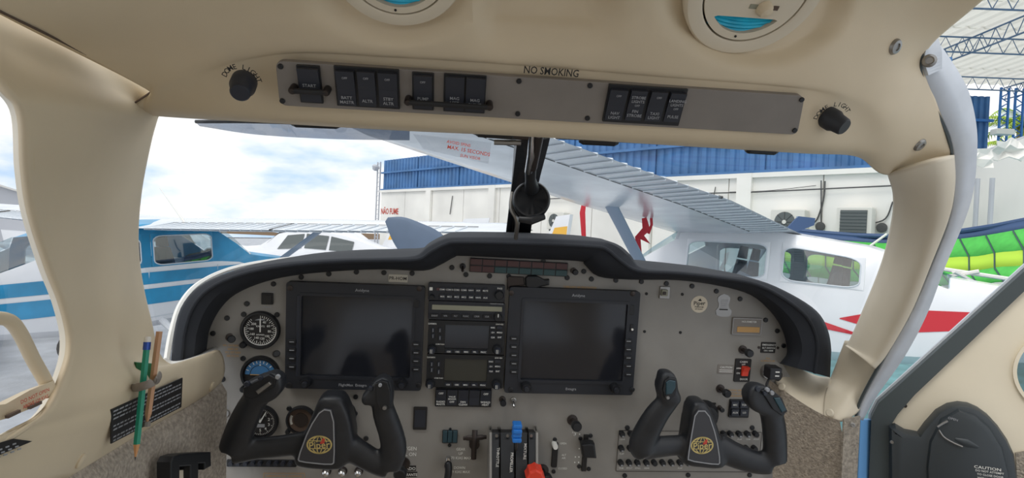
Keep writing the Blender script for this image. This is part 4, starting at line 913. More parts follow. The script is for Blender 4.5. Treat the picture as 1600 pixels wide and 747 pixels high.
obody(946,135,1069,194)
orock(949,139,976,188, ('OFF',), ('NAV', 'LIGHT')); orock(981,140,1006,189, ('STROBE', 'LIGHTS', 'OFF'), ('FIN', 'STROBE'), .3, -.17); orock(1012,142,1037,190, ('OFF',), ('TAXI', 'LIGHT'), loy=-.22); orock(1042,144,1066,191, ('LANDING', 'LIGHTS', 'OFF'), ('PULSE',), .26, -.3)
p = OH.uv(861, 110, .002); 
t = Thing('no_smoking_decal', 'black no smoking lettering on the cream headliner', 'lettering', OH, 861, 110.5, .0015); t.part('lettering', MB().text('NO SMOKING', 0, 0, .004, .0118, -.012, .84), 'print_black')
for lab, px, py, dx, a0 in (('black dimmer knob beside the start switch on the headliner', 382, 127, .25, 0), ('black dimmer knob at the plain end of the overhead plate', 1291, 182, .45, 0)):
    t = Thing('dome_light_knob', lab, 'knob', OH, px, py, .004 if px < 800 else -.01); ax = Vector((dx if px > 800 else .12, -.1, 1)).normalized()
    t.part('grip', MB().lathe(ax * 0, [(.0135, 0), (.0135, .012), (.0115, .016), (.0105, .026), (.009, .028), (0, .028)], 28, ax), 'rocker' if px < 800 else 'bezel', smooth=True)
    mb = MB(); s_ = 'DOME LIGHT'; R = .0205 if px > 800 else .0188
    for k, ch in enumerate(s_):
        an = math.radians(172 - k * 14.5) if px > 800 else math.radians(150 - k * 15)
        if ch != ' ': mb.text(ch, R * math.cos(an), R * math.sin(an), .0075 if px < 800 else .012, .0078, an - math.pi / 2)
    t.part('lettering', mb, 'print_black')
# air vents
def vent(label, px, py, d, sl):
    o = W(px, py, d); V = W(px, py - 50, d - sl * 50) - W(px, py + 50, d + sl * 50); VP = Pl(o, W(px + 100, py + 8, d + .008) - W(px - 100, py - 8, d - .008), V)
    t = Thing('air_vent', label, 'air vent', VP, px, py, -.006); R = (VP.uv(px + 108, py) - VP.uv(px - 108, py)).length / 2
    t.part('outer_ring', MB().lathe((0, 0, 0), [(R * 1.0, -.008), (R, .004), (R * .97, .007), (R * .8, .009), (R * .765, .008), (R * .76, -.014)], 64), 'cream_light', smooth=True)
    r = R * .735; t.part('gap', MB().lathe((0, 0, -.012), [(R * .77, 0), (R * .77, .004), (0, .004)], 48), 'seam')
    # disc with a half-moon opening below the middle
    ch = -.5 * r; al = math.asin(ch / (r * .85)); moon = [(r * .85 * math.cos(a), r * .85 * math.sin(a)) for a in [math.pi - al + (math.pi + 2 * al) * k / 40 for k in range(41)]]
    cc = (0, -.66 * r); outer_ = []; inn = []
    for k in range(96):
        a = 2 * math.pi * k / 96; dd = Vector((math.cos(a), math.sin(a)))
        b = Vector(cc).dot(dd); s_ = -b + math.sqrt(b * b - (Vector(cc).length_squared - r * r)); outer_.append((cc[0] + dd.x * s_, cc[1] + dd.y * s_)); inn.append(ray_poly(Vector(cc), a, moon))
    t.part('disc', MB().band(outer_, inn, .002, .008), 'cream_light')
    lv = MB()
    for k in range(5):
        y0 = ch + .06 * r - k * r * .075; w = r * .72; ps = [(x, y0 - .13 * r * (1 - (x / w) ** 2) + .1 * r) for x in [w * (-1 + 2 * i / 16) for i in range(17)]]
        lv.grid([[(x, y, -.001) for x, y in ps], [(x, y - r * .085, .0035) for x, y in ps]])
    t.part('louvre', lv, 'vent_teal', smooth=True); t.part('throat', MB().lathe((0, 0, -.0075), [(r * .72, 0), (r * .72, .003), (0, .003)], 40), 'teal_lens')
    t.part('thumb_knob', MB().lathe((r * .26, -r * .27, .006), [(.0085, 0), (.0085, .006), (.006, .010), (0, .0115)], 20, (.2, -.3, 1)), 'cream', smooth=True)
    for x, m, w_ in ((.04, 'lcd', .0045), (.5, 'seam', .003)): t.part('index_mark', MB().box(r * x - w_, -r * .26 - .0025, .008, r * x + w_, -r * .26 + .0025, .0086), m)
    t.part('latch_dot', MB().cyl((-.003, -r * .92, .008), .0013, .001, 10), 'print_black'); return t
vent('round cream air vent with teal louvres on the headliner near the nav light switches', 1180, -16, .600, .00056)
vent('round cream air vent on the headliner above the battery and alternator switches', 620, -54, .557, .00056)
# sun visors
def visor(label, pts_top, pts_bot, brackets, rod, mname='visor', clip=True):
    e = empty('sun_visor', T_(W(*pts_top[0]))); inv = -W(*pts_top[0]); tag(e, label, 'sun visor')
    def loc(p): return W(*p) + inv
    MB().grid([crv([loc(p) for p in pts_top], 24), crv([loc(p) for p in pts_bot], 24)]).build('blade', mname, e, solid=.003)
    MB().tube(crv([loc(p) for p in rod], 24), .0028, 8).build('rod', 'black', e, smooth=True)
    for a, b in brackets:
        A, B = loc(a), loc(b); mb = MB().tube([A, A.lerp(B, .1), A.lerp(B, .9), B], [.004, .0075, .0075, .004], 10, .8, nrm=UP); mb.build('hinge', 'black', e)
    return e
visor('tinted sun visor blade folded forward under the left header', [(306,190,.86),(400,190,.84),(520,193,.83),(640,197,.82)], [(312,196,1.0),(400,209,1.02),(520,216,1.0),(640,218,.98)], [((455,192,.79),(533,195,.785))], [(306,190,.862),(400,190,.842),(520,194,.832),(640,199,.822),(745,206,.81)])
visor('narrow dark sun visor edge under the right header', [(868,214,.80),(1000,221,.80),(1200,231,.815),(1338,239,.84)], [(868,215,.9),(1000,223,.9),(1200,233,.9),(1338,240,.9)], [((905,219,.77),(966,222,.775)), ((1165,233,.785),(1215,236,.79))], [(868,214,.80),(1000,221,.80),(1200,231.5,.815),(1338,239,.84)])
v3 = empty('acrylic_card', T_(W(700, 235, .83))); tag(v3, 'clear plastic card with red lettering hanging beside the centre post', 'card'); iv = -W(700, 235, .83)
MB().add([W(645, 209, .83) + iv, W(768, 223, .835) + iv, W(763, 256, .85) + iv, W(662, 233, .845) + iv], [(0, 1, 2, 3)]).build('card', 'clear', v3, solid=.002)
CPl = Pl(W(728, 235, .833), W(765, 240, .833) - W(690, 226, .833), UP); mb = MB()
mb.text('AVOID SPINS', -.012, .0075, 0, .006).text('MAX. 15 SECONDS', .004, 0, 0, .0075).text('SUN VISOR', .008, -.0085, 0, .006)
o = mb.build('lettering', 'print_red', v3); o.matrix_basis = T_(iv) @ CPl.M
vb = empty('visor_hinge', T_(W(765, 210, .79))); tag(vb, 'black visor hinge block at the head of the centre post', 'hinge'); iv = -W(765, 210, .79)
MB().tube([W(742, 206, .79) + iv, W(748, 208, .785) + iv, W(800, 212, .785) + iv, W(806, 213, .79) + iv], [.004, .007, .007, .005], 10, .8, nrm=UP).build('block', 'black', vb)
MB().tube([W(800, 211, .785) + iv, W(838, 215, .785) + iv], .0055, 10).build('arm', 'dark_steel', vb); MB().tube([W(772, 222, .79) + iv, W(814, 223, .79) + iv], .004, 8).build('link', 'steel', vb)
# compass on its rod
ce = empty('compass', T_(W(830, 313, .93))); tag(ce, 'round black compass hanging on a chrome rod by the centre post', 'compass'); ic = -W(830, 313, .93)
MB().tube([W(833, 208, .77) + ic, W(831, 240, .81) + ic, W(826, 268, .86) + ic], [.0065, .0065, .006], 14).build('rod', 'chrome', ce, smooth=True)
MB().tube([W(842, 208, .765) + ic, W(832, 262, .85) + ic], [.0075, .007], 14).build('sleeve', 'dark_steel', ce, smooth=True)
MB().tube([W(829, 262, .86) + ic, W(829, 280, .89) + ic, W(831, 295, .92) + ic], [.009, .0085, .012], 14).build('neck', 'black', ce, smooth=True)
cn = cvec(.02, .1, -1).normalized(); R = .0305
MB().lathe(cn * -.03, [(R * .7, 0), (R * .95, .008), (R, .02), (R, .036), (R * .92, .041), (R * .86, .041), (R * .84, .037), (0, .037)], 44, cn).build('case', 'black', ce, smooth=True)
MB().lathe(cn * .0055, [(R * .8, 0), (R * .8, .0015), (0, .0015)], 36, cn).build('face', 'hood', ce)
MB().tube([W(812, 342, .925) + ic, W(830, 344, .92) + ic, W(850, 338, .925) + ic], [.007, .0095, .007], 12, .8).build('foot', 'black', ce, smooth=True)
MB().tube(crv([W(801, 300, .94) + ic, W(799, 325, .94) + ic, W(808, 345, .95) + ic, W(806, 372, 1.0) + ic], 16), .004, 8).build('light_bracket', 'steel', ce, smooth=True)
# ================================================================== left wall things
def wall_frame(px, py, d, px2, py2, d2): return Pl(W(px, py, d), W(px2, py2, d2) - W(px, py, d), UP)
def wall_plane(a, b, c_, off=.003):
    A, B, C_ = wall_hit(*a, off)[0], wall_hit(*b, off)[0], wall_hit(*c_, off)[0]; return Pl((A + B) / 2, B - A, C_ - (A + B) / 2)
WL = wall_plane((180, 662), (278, 617), (232, 612), .005)
t = Thing('instruction_placard', 'black placard of small white print on the cream left trim behind the pencils', 'placard', WL, 228, 641, .0)
P = [tuple(t.L(x, y)[:2]) for x, y in ((172,640),(284,590),(282,636),(172,693))]; t.part('plate', MB().prism(P, 0, .0015), 'print_black')
mb = MB(); rows_ = 9
for r in range(rows_):
    if r in (3, 6): continue
    f = (r + .7) / (rows_ + .3); a = Vector(P[0]).lerp(Vector(P[3]), f); b = Vector(P[1]).lerp(Vector(P[2]), f); L_ = (b - a).length; u = (b - a).normalized(); x = .004
    random.seed(r)
    while x < L_ * (.96 if r % 3 else .8):
        w = random.uniform(.004, .012); p = a + u * x; q = a + u * min(x + w, L_ * .97); nn = Vector((-u.y, u.x)) * .0012
        mb.add([(p.x - nn.x, p.y - nn.y, .0018), (q.x - nn.x, q.y - nn.y, .0018), (q.x + nn.x, q.y + nn.y, .0018), (p.x + nn.x, p.y + nn.y, .0018)], [(0, 1, 2, 3)]); x += w + .0025
t.part('lettering', mb, 'print_dim')
W3 = wall_plane((3, 706), (44, 692), (30, 685), .005)
t = Thing('window_placard', 'small black placard below the storm window on the cream trim', 'placard', W3, 10, 697, .0)
P = [tuple(t.L(x, y)[:2]) for x, y in ((-40,704),(18,686),(48,690),(-40,727))]; t.part('plate', MB().prism(P, 0, .0015), 'print_black'); mb = MB()
for r in range(3):
    for k in range(5): p = t.L(-25 + k * 11 + r * 4, 712 - k * 4.4 - r * -4); mb.box(p.x - .0025, p.y - .0007, .0015, p.x + .0025, p.y + .0007, .0019)
t.part('lettering', mb, 'print_dim')
# pencils in their holder
def pencil(label, pts, body, r, tip, er):
    A, B = W(*pts[0]), W(*pts[1]); e = empty('pencil', T_(B)); tag(e, label, 'pencil'); A = A - B; u = A.normalized(); L_ = A.length
    MB().tube([u * L_ * .13, u * L_ * (.9 if er else 1.0)], r, 6).build('barrel', body, e)
    MB().tube([u * L_ * .03, u * L_ * .13], [r * .25, r], 6).build('sharpened_wood', 'pencil_wood' if tip else body, e); MB().tube([Vector((0, 0, 0)), u * L_ * .035], [r * .05, r * .28], 6).build('lead', 'lead', e)
    if er: MB().tube([u * L_ * .89, u * L_ * .955], r * 1.04, 12).build('ferrule', 'ferrule', e); MB().tube([u * L_ * .955, u * L_ * .985, u * L_], [r, r, r * .8], 12).build('eraser', 'eraser', e)
    else: MB().tube([u * L_ * -.0, u * L_ * .05], r * 1.02, 8).build('end_cap', 'clip_grey', e)
    return e
dw = wall_hit(228, 600, .0)[2]
pencil('green pencil with a white eraser tucked in the clip, point down', ((231,526,dw - .03),(211,720,dw - .055)), 'pencil_green', .0043, True, True)
pencil('brown pencil beside the green one in the clip', ((249,518,dw - .02),(229,666,dw - .035)), 'pencil_tan', .0044, False, False)
hc = empty('pencil_clip', T_(W(228, 595, dw))); tag(hc, 'grey spring clip with a green pad holding the pencils to the trim', 'clip'); ih = -W(228, 595, dw)
MB().grid([[W(212, 566, dw - .012) + ih, W(237, 568, dw + .008) + ih], [W(206, 604, dw - .014) + ih, W(231, 602, dw + .006) + ih]]).build('pad', 'clip_green', hc, solid=.006)
MB().tube(crv([W(204, 603, dw - .01) + ih, W(210, 606, dw - .05) + ih, W(228, 602, dw - .058) + ih, W(245, 594, dw - .04) + ih, W(250, 586, dw + .005) + ih], 20), .0055, 10, .45, nrm=UP.cross(RT)).build('spring_band', 'clip_grey', hc, smooth=True)
# black bracket on the lower lining
bk = empty('wall_bracket', T_(W(278, 730, .93))); tag(bk, 'black hooked bracket on the carpet lining beside the panel', 'bracket')
BP = Pl(W(278, 730, .93), W(310, 725, .985) - W(245, 733, .875), UP); bk.matrix_basis = BP.M
o_ = [tuple(BP.uv(x, y)[:2]) for x, y in ((245,780),(245,722),(250,713),(262,709),(288,707),(310,706),(311,728),(300,734),(300,724),(290,724),(290,780),(277,780),(277,728),(260,729),(259,780))]
MB().prism(o_, 0, .022, .002).build('hook', 'black', bk); MB().box(-.012, -.06, .0, .012, -.004, .010).build('backing', 'cream_light', bk)
# ================================================================== outside
def gz(x, y): return -.035 * max(0.0, -x - 1.5)          # the apron falls away gently to the left
gx = [-60, -30, -15, -8, -4, -1.5, 0, 3, 8, 20, 60]; gy = [-30, -5, 0, 5, 12, 30, 60, 120]
MB().grid([[(x, y, gz(x, y)) for x in gx] for y in gy]).build('ground', 'concrete').__setitem__('kind', 'structure')
pf = MB().add([(2.0, 1.2, .006), (40, 1.2, .006), (40, 26, .006), (5.5, 26, .006)], [(0, 1, 2, 3)]).build('painted_floor', 'teal_floor'); pf['kind'] = 'structure'
# ------------------------------------------------------------------ high wing aeroplane
ST = [  # x, half width, bottom, sill, window top, roof
 (2.05,.08,1.12,1.2,1.26,1.3),(1.98,.3,.95,1.22,1.36,1.42),(1.7,.44,.80,1.28,1.46,1.52),(1.1,.5,.70,1.34,1.55,1.62),(.82,.53,.67,1.42,1.60,1.68),(.55,.54,.66,1.50,1.78,1.90),(.2,.55,.65,1.54,1.98,2.14),
 (.05,.55,.65,1.55,2.0,2.17),(-.95,.55,.66,1.55,2.0,2.17),(-1.08,.55,.67,1.55,2.0,2.16),(-1.9,.5,.74,1.53,1.88,2.04),(-2.05,.48,.76,1.52,1.82,1.99),(-2.6,.41,.84,1.46,1.62,1.76),(-4,.27,1.02,1.38,1.5,1.58),(-5.4,.14,1.2,1.36,1.44,1.5),(-6.1,.05,1.3,1.38,1.42,1.46)]
def ring_at(x):
    for a, b in zip(ST, ST[1:]):
        if a[0] >= x >= b[0]:
            k = (a[0] - x) / (a[0] - b[0]); s_ = [p + (q - p) * k for p, q in zip(a, b)]; break
    else: s_ = list(ST[0] if x > ST[0][0] else ST[-1])
    _, w, zb, zs, zt, zr = s_; h = zs - zb
    return [(0, zb), (.55 * w, zb + .03 * h), (.88 * w, zb + .16 * h), (w, zb + .45 * h), (w, zs), (.93 * w, zt), (.78 * w, zr - .03 * (zr - zb) ), (0, zr)]
def side_y(x, z):
    R = ring_at(x)
    for (y0, z0), (y1, z1) in zip(R, R[1:]):
        if z0 <= z <= z1 and z1 > z0: return y0 + (y1 - y0) * (z - z0) / (z1 - z0)
    return 0
def plane(name, label, M, body, stripes, upper=None, wz=2.11, glassm='plane_glass', wingm='wing_metal', flapdz=0):
    e = empty(name, M); tag(e, label, 'aeroplane')
    X = [s_[0] for s_ in ST]; rows = []
    for x in X:
        R = ring_at(x); rows.append([(x, y, z) for y, z in R] + [(x, -y, z) for y, z in R[-2::-1]])
    n = len(rows[0])
    def skip(i, j):
        jj = j if j < 7 else 13 - j
        if 4 <= i <= 5 and jj in (4,): return False
        if jj == 4 and i in (7, 9): return True          # door and rear side windows
        if i in (4, 5) and jj in (5, 6): return True      # windscreen
        if i == 5 and jj == 4: return True
        if i == 11 and jj in (5, 6): return True          # back window
        return False
    fm = MB().grid(rows, skip); fus = fm.build('fuselage', body, e, smooth=True)
    if upper:
        fus.data.materials.append(MAT[upper])
        for p in fus.data.polygons:
            if (-2.3 < p.center.x < .55 and p.center.z > 1.56) or (p.center.x >= .55 and p.center.z > 1.3): p.material_index = 1
    frm = upper or body
    for s_ in (1, -1):
        for x0, x1 in ((.05, -.95), (-1.08, -1.9)):
            def pp(x, f, o):
                R = ring_at(x); z = R[4][1] + (R[5][1] - R[4][1]) * f; return (x, s_ * (side_y(x, z) + o), z)
            O = rrect(0, 0, 1, 1, .001, 4); I = rrect(.03, .05, .97, .93, .14, 4)
            if x1 < -1.5: I = [(x + .0 , y) for x, y in rrect(.03, .05, .95, .92, .18, 4)]
            f = MB(); q = lambda P, o: [pp(x0 + (x1 - x0) * a, b, o) for a, b in P]; A, B = q(O, .004), q(I, .012); m = len(A)
            f.add(A + B, [(i, (i + 1) % m, m + (i + 1) % m, m + i) for i in range(m)]); fr = f.build('window_frame', frm, e)
            MB().add(q(I, .006), [tuple(range(m))]).build('pane', glassm, fr)
            MB().tube([Vector(p) for p in q(I, .014)] + [Vector(q(I, .014)[0])], .008, 6).build('window_seal', 'ridge', fr)
    W0 = [rows[4][5:10], rows[5][5:10], rows[6][5:10]]; MB().grid([[Vector(p) + Vector((.01, 0, .01)) for p in r] for r in W0]).build('windscreen', glassm, e)
    MB().grid([[Vector(p) + Vector((-.01, 0, .008)) for p in r] for r in (rows[11][5:10], rows[12][5:10])]).build('back_window', glassm, e)
    for i in (4, 6): MB().tube([Vector(p) for p in rows[i][5:10]], .02, 6).build('screen_frame', body, e)
    for y in (.24, -.24):
        for x in (-.25, -1.3):
            st = MB(); st.rbox(-.2, -.19, .2, .19, 1.15, 1.32, .05, .03); so = st.build('seat', 'dark_seat', e, T_((x, y, 0)))
            MB().tube([(-.2, 0, 1.3), (-.28, 0, 1.6), (-.3, 0, 1.78)], [.2, .2, .15], 10, .3, nrm=(1, 0, 0)).build('backrest', 'dark_seat', so); MB().tube([(-.3, 0, 1.8), (-.32, 0, 1.95)], [.12, .1], 10, .4, nrm=(1, 0, 0)).build('headrest', 'dark_seat', so)
    MB().tube([(.55, -.5, 1.45), (.5, 0, 1.55), (.55, .5, 1.45)], .12, 8).build('dashboard', 'dark_seat', e)
    # wings
    af = [(0, .0), (.02, .022), (.08, .05), (.2, .075), (.4, .078), (.7, .045), (1, .004), (.7, -.018), (.4, -.028), (.15, -.03), (.03, -.018)]
    for s_ in (1, -1):
        rw = []
        for y, c, x0 in ((.0, 1.62, .42), (2.6, 1.62, .42), (3.9, 1.36, .34), (5.3, 1.12, .26), (5.5, .95, .2), (5.6, .6, .05)):
            th = 1 if y < 5.4 else (.7 if y < 5.55 else .25); rw.append([(x0 - a * c, s_ * y, wz + .03 * y + b * c * th) for a, b in af + [af[0]]])
        w = MB().grid(rw).build('wing', wingm, e, smooth=True)
        def tz(y, f, up):
            c = 1.62 if y < 2.6 else 1.62 + (y - 2.6) * (1.12 - 1.62) / 2.7; x0 = .42 if y < 2.6 else .42 - (y - 2.6) * .16 / 2.7
            b = (.045 * (1 - f) / .3 + .004) if up else -.018 * (1 - f) / .3 - .002; return Vector((x0 - f * c, s_ * y, wz + .03 * y + b * c))
        rd = MB(); y = .7
        while y < 5.1:
            for up in (1, 0): rd.tube([tz(y, .73, up), tz(y, .985, up)], .009, 4)
            y += .16
        rd.build('flap_ridges', 'ridge', w)['kind'] = 'stuff'
        for up in (1, 0): MB().tube([tz(.65, .72, up), tz(2.6, .72, up), tz(5.15, .72, up)], .003, 4).build('flap_gap', 'cable', w)
        MB().tube([tz(2.75, .74, 1), tz(2.75, 1.0, 1)], .012, 4).build('aileron_gap', 'cable', w)
        MB().tube([Vector((.12, s_ * .5, .82)), Vector((.0, s_ * 2.55, wz + .05))], .075, 10, .35, nrm=(0, -s_ * .6, 1)).build('strut', 'strut_grey' if body == 'paint_white' else wingm, e, smooth=True)
        MB().tube([(-.75, s_ * .45, .8), (-.78, s_ * 1.0, .5), (-.78, s_ * 1.25, .24)], [.05, .04, .035], 8).build('gear_leg', body, e, smooth=True)
        MB().lathe((-.78, s_ * 1.3 - .08, .22), [(.08, 0), (.2, .01), (.22, .05), (.22, .11), (.2, .15), (.08, .16)], 20, (0, 1, 0)).build('wheel', 'tyre', e, smooth=True)
        # tailplane
        MB().grid([[(-5.2 + .02, s_ * .05, 1.46), (-5.2, s_ * .05, 1.5), (-6.2, s_ * .05, 1.45)], [(-5.5, s_ * 1.6, 1.46), (-5.5, s_ * 1.6, 1.49), (-6.2, s_ * 1.6, 1.46)]]).build('tailplane', wingm, e, solid=.04)
        for m_, up, lo in stripes:
            mb = MB(); N = 40; A = []; B = []
            for k in range(N):
                x = up[0][0] + (up[-1][0] - up[0][0]) * k / (N - 1)
                def itp(P):
                    for a, b in zip(P, P[1:]):
                        if (a[0] - x) * (b[0] - x) <= 1e-9: return a[1] + (b[1] - a[1]) * ((x - a[0]) / (b[0] - a[0]) if b[0] != a[0] else 0)
                    return P[-1][1]
                za, zb = itp(up), itp(lo); za = max(za, zb + .001)
                A.append((x, za)); B.append((x, zb))
            g = [[(x, s_ * (side_y(x, zb + (za - zb) * f) + .006), zb + (za - zb) * f) for (x, za), (_, zb) in zip(A, B)] for f in [i / 6 for i in range(7)]]
            mb.grid(g).build('stripe', m_, fus, smooth=True)
        dr = [(.12, 1.5), (.12, .86), (-.98, .86), (-1.0, 1.5)]
        MB().tube([Vector((x, s_ * (side_y(x, z) + .008), z)) for x, z in dr], .006, 4).build('door_seam', 'ridge', fus)
    MB().prism([(-4.6, 1.5), (-5.6, 2.6), (-6.3, 2.65), (-6.1, 1.4)], -.03, .03, .01).build('fin', wingm, e, Matrix.Rotation(math.pi / 2, 4, 'X'))
    MB().tube([(1.5, 0, .8), (1.45, 0, .3)], .04, 8).build('nose_leg', 'steel', e); MB().lathe((1.45, -.07, .2), [(.07, 0), (.18, .01), (.2, .05), (.2, .1), (.18, .13), (.07, .14)], 18, (0, 1, 0)).build('nose_wheel', 'tyre', e, smooth=True)
    sp = MB().lathe((2.03, 0, 1.2), [(.17, 0), (.15, .12), (.08, .24), (0, .28)], 18, (1, 0, 0)).build('spinner', wingm, e, smooth=True)
    for s_ in (1, -1): MB().tube([(2.12, 0, 1.2), (2.12, s_ * .55, 1.2 + s_ * .1), (2.12, s_ * .95, 1.2 + s_ * .17)], [.05, .09, .04], 8, .25, nrm=(1, 0, .3)).build('propeller_blade', 'prop_grey', sp, smooth=True)
    return e
def place(x, y, z, head, roll=0): return T_((x, y, z)) @ Matrix.Rotation(math.radians(head), 4, 'Z') @ Matrix.Rotation(math.radians(roll), 4, 'X')
red = [('paint_red', [(-1.7, 1.22), (-2.15, 1.37), (-3.0, 1.43), (-4.6, 1.46)], [(-1.7, 1.21), (-2.15, 1.12), (-3.0, 1.28), (-4.6, 1.43)]), ('paint_red', [(.9, 1.3), (-1.4, 1.2), (-1.95, 1.06)], [(.9, 1.18), (-1.4, 1.1), (-1.95, 1.05)])]
plane('parked_aeroplane', 'white high wing aeroplane with red stripes parked beside the white wall', place(2.5, 7.55, .06, 90 + 50, 4.0), 'paint_white', red)
blu = [('paint_blue', [(1.9, 1.38), (.8, 1.46), (-2.2, 1.5), (-5.5, 1.46)], [(1.9, 1.28), (.8, 1.30), (-2.2, 1.34), (-5.5, 1.38)]), ('paint_blue', [(1.9, 1.24), (.6, 1.24), (-2.4, 1.28), (-5.6, 1.35)], [(1.9, 1.08), (.6, 1.02), (-2.4, 1.08), (-5.6, 1.25)])]
lp = plane('parked_aeroplane', 'blue and white high wing aeroplane parked outside the left windshield', place(-5.0, 8.9, gz(-5., 8.9) - .0, 90 - 20) @ Matrix.Rotation(math.radians(-2.5), 4, 'Y'), 'paint_white', blu, 'paint_blue', 2.06)
mb = MB(); mb.text('CESSNA 172', 0, 0, 0, .12)
o = mb.build('lettering', 'print_black', lp); o.matrix_basis = T_((-1.75, -side_y(-1.75, 1.4) - .03, 1.38)) @ Matrix.Rotation(math.pi / 2, 4, 'X')
MB().tube([(-.6, -.75, 2.13), (-.55, -.2, 2.62)], [.02, .007], 6).build('aerial', 'white', lp)
# red streamers on the white plane
se = empty('warning_streamer', T_(W(1005, 372, 6.3))); tag(se, 'red warning streamer hanging below the wing strut of the white aeroplane', 'streamer')
MB().tube([Vector((.0, 0, .22)), Vector((.03, 0, .1)), Vector((-.04, 0, .02)), Vector((.05, 0, -.03)), Vector((-.06, 0, .0)), Vector((-.03, .0, -.2))], [.03, .05, .055, .05, .04, .03], 6, .25, nrm=(0, 1, 0)).build('ribbon', 'streamer', se)
MB().tube([Vector((.06, .02, .05)), Vector((.09, .02, .15)), Vector((.07, 0, .3))], .015, 6).build('cord', 'streamer', se)
s2 = empty('warning_streamer', T_(W(912, 345, 7.2))); tag(s2, 'thin red ribbon hanging in front of the white wall by the compass', 'streamer')
MB().tube([Vector((0, 0, .28)), Vector((-.02, 0, .1)), Vector((.02, 0, -.3))], [.025, .04, .03], 6, .2, nrm=(0, 1, 0)).build('ribbon', 'streamer', s2); MB().tube([Vector((0, 0, .28)), Vector((0, 0, .4))], .01, 6).build('cord', 'streamer', s2)
# own propeller blade ahead of the hood
pe = empty('propeller', T_(W(735, 450, 2.6))); tag(pe, 'grey propeller blade of the own aircraft rising beyond the hood', 'propeller'); ipp = -W(735, 450, 2.6)
mid = [(604,343),(622,355),(645,374),(668,392),(700,425),(735,450)]; wd_ = [.012, .055, .085, .10, .10, .06]; P = crv([W(x, y, 2.6) + ipp for x, y in mid], 20); R_ = [max(.01, v.x) for v in crv([(w, 0, 0) for w in wd_], 20)]
bl = MB().tube(P, R_, 16, .16, nrm=FW); bl.build('blade', 'prop_grey', pe, smooth=True)
MB().lathe(Vector((0, -.1, -.12)), [(.17, 0), (.16, .1), (.11, .24), (.04, .32), (0, .33)], 24, (0.05, 1, 0)).build('spinner', 'white', pe, smooth=True)
MB().tube([P[-1], P[-1] + (P[-1] - P[-6]).normalized() * .9], [.06, .09], 12, .2, nrm=FW).build('blade', 'prop_grey', pe, smooth=True)
# ------------------------------------------------------------------ hangar wall
A_, B_ = Vector((-6.9, 30, 0)), Vector((8.17, 12.9, 0)); U_ = (B_ - A_).normalized(); LW = (B_ - A_).length + 1.2
HW = Pl(A_, U_, Vector((0, 0, 1))); ZB = 3.85
hw = empty('hangar_wall', HW.M); tag(hw, kind='structure', label='long white hangar wall with a blue corrugated upper part')
k = 0; x = 0.0
while x < LW:
    w = min(2.4, LW - x); MB().box(x + .015, -1, -.2, x + w - .015, ZB, 0).build('wall_panel', 'wall_white', hw); x += w
MB().box(0, -1, -.25, LW, ZB - .02, -.06).build('backing', 'wall_white', hw)
for xp in (4.6, 9.2, HW.uv(1012, 300).x, HW.uv(1165, 300).x): MB().box(xp - .2, -1, 0, xp + .2, ZB, .12).build('pilaster', 'wall_white', hw)
MB().box(0, ZB - .12, 0, LW, ZB, .1).build('coping', 'wall_white', hw)
def corrugated(x0, x1, y0, y1, z, pitch=.28, dep=.05):
    pts = []; x = x0
    while x < x1 - 1e-6:
        for f, d in ((0, 0), (.3, 0), (.42, dep), (.88, dep)):
            if x + f * pitch <= x1: pts.append((x + f * pitch, d))
        x += pitch
    pts.append((x1, 0)); return MB().grid([[(x, y0, z + d) for x, d in pts], [(x, y1, z + d) for x, d in pts]])
x = 0.0
while x < LW - .1:
    w = min(3.36, LW - x); top = 5.35 + .02 * x
    corrugated(x, x + w - .03, ZB, 6.1 if x > 12 else 5.4, -.1).build('blue_sheet', 'wall_blue', hw); x += w
MB().box(0, ZB, -.3, LW, 5.38, -.12).build('sheet_backing', 'wall_blue', hw)
for y in (ZB + .03, 4.75): MB().box(0, y - .04, -.05, LW, y + .04, .06).build('blue_rail', 'wall_blue', hw)
for xx, y, s_ in ((.15, 2.95, .0),):
    MB().text('NÃO FUME', .95, 2.75, .02, .42, 0, .85).build('lettering', 'print_red', hw)
for y in (3.35, ): MB().tube([Vector((12, y - .1, .1)), Vector((16, y - .02, .1)), Vector((20, y, .1)), Vector((LW, y + .1, .1))], .018, 6).build('conduit', 'cable', hw)
def hwp(px, py, h=.03): return HW.uv(px, py, h)
for pts, r in (([(1283,282),(1283,320),(1283,352)], .014), ([(1289,283),(1287,310),(1278,340),(1270,350)], .018), ([(1395,315),(1385,340),(1368,348),(1350,349)], .016), ([(1140,300),(1200,258+40),(1275,290)], .008), ([(1118,292),(1113,318)], .012), ([(1045,295),(1045,280)], .02), ([(707,306),(703,335)], .02)):
    MB().tube(crv([hwp(*p, .05) for p in pts], 12), r, 6).build('wall_cable', 'cable', hw)
for x, y in ((1283, 354), (1379, 356)):
    p = hwp(x, y, 0); MB().lathe((p.x, p.y, .02), [(.06, 0), (.11, .02), (.11, .05), (.06, .06)], 14).build('cable_coil', 'cable', hw)
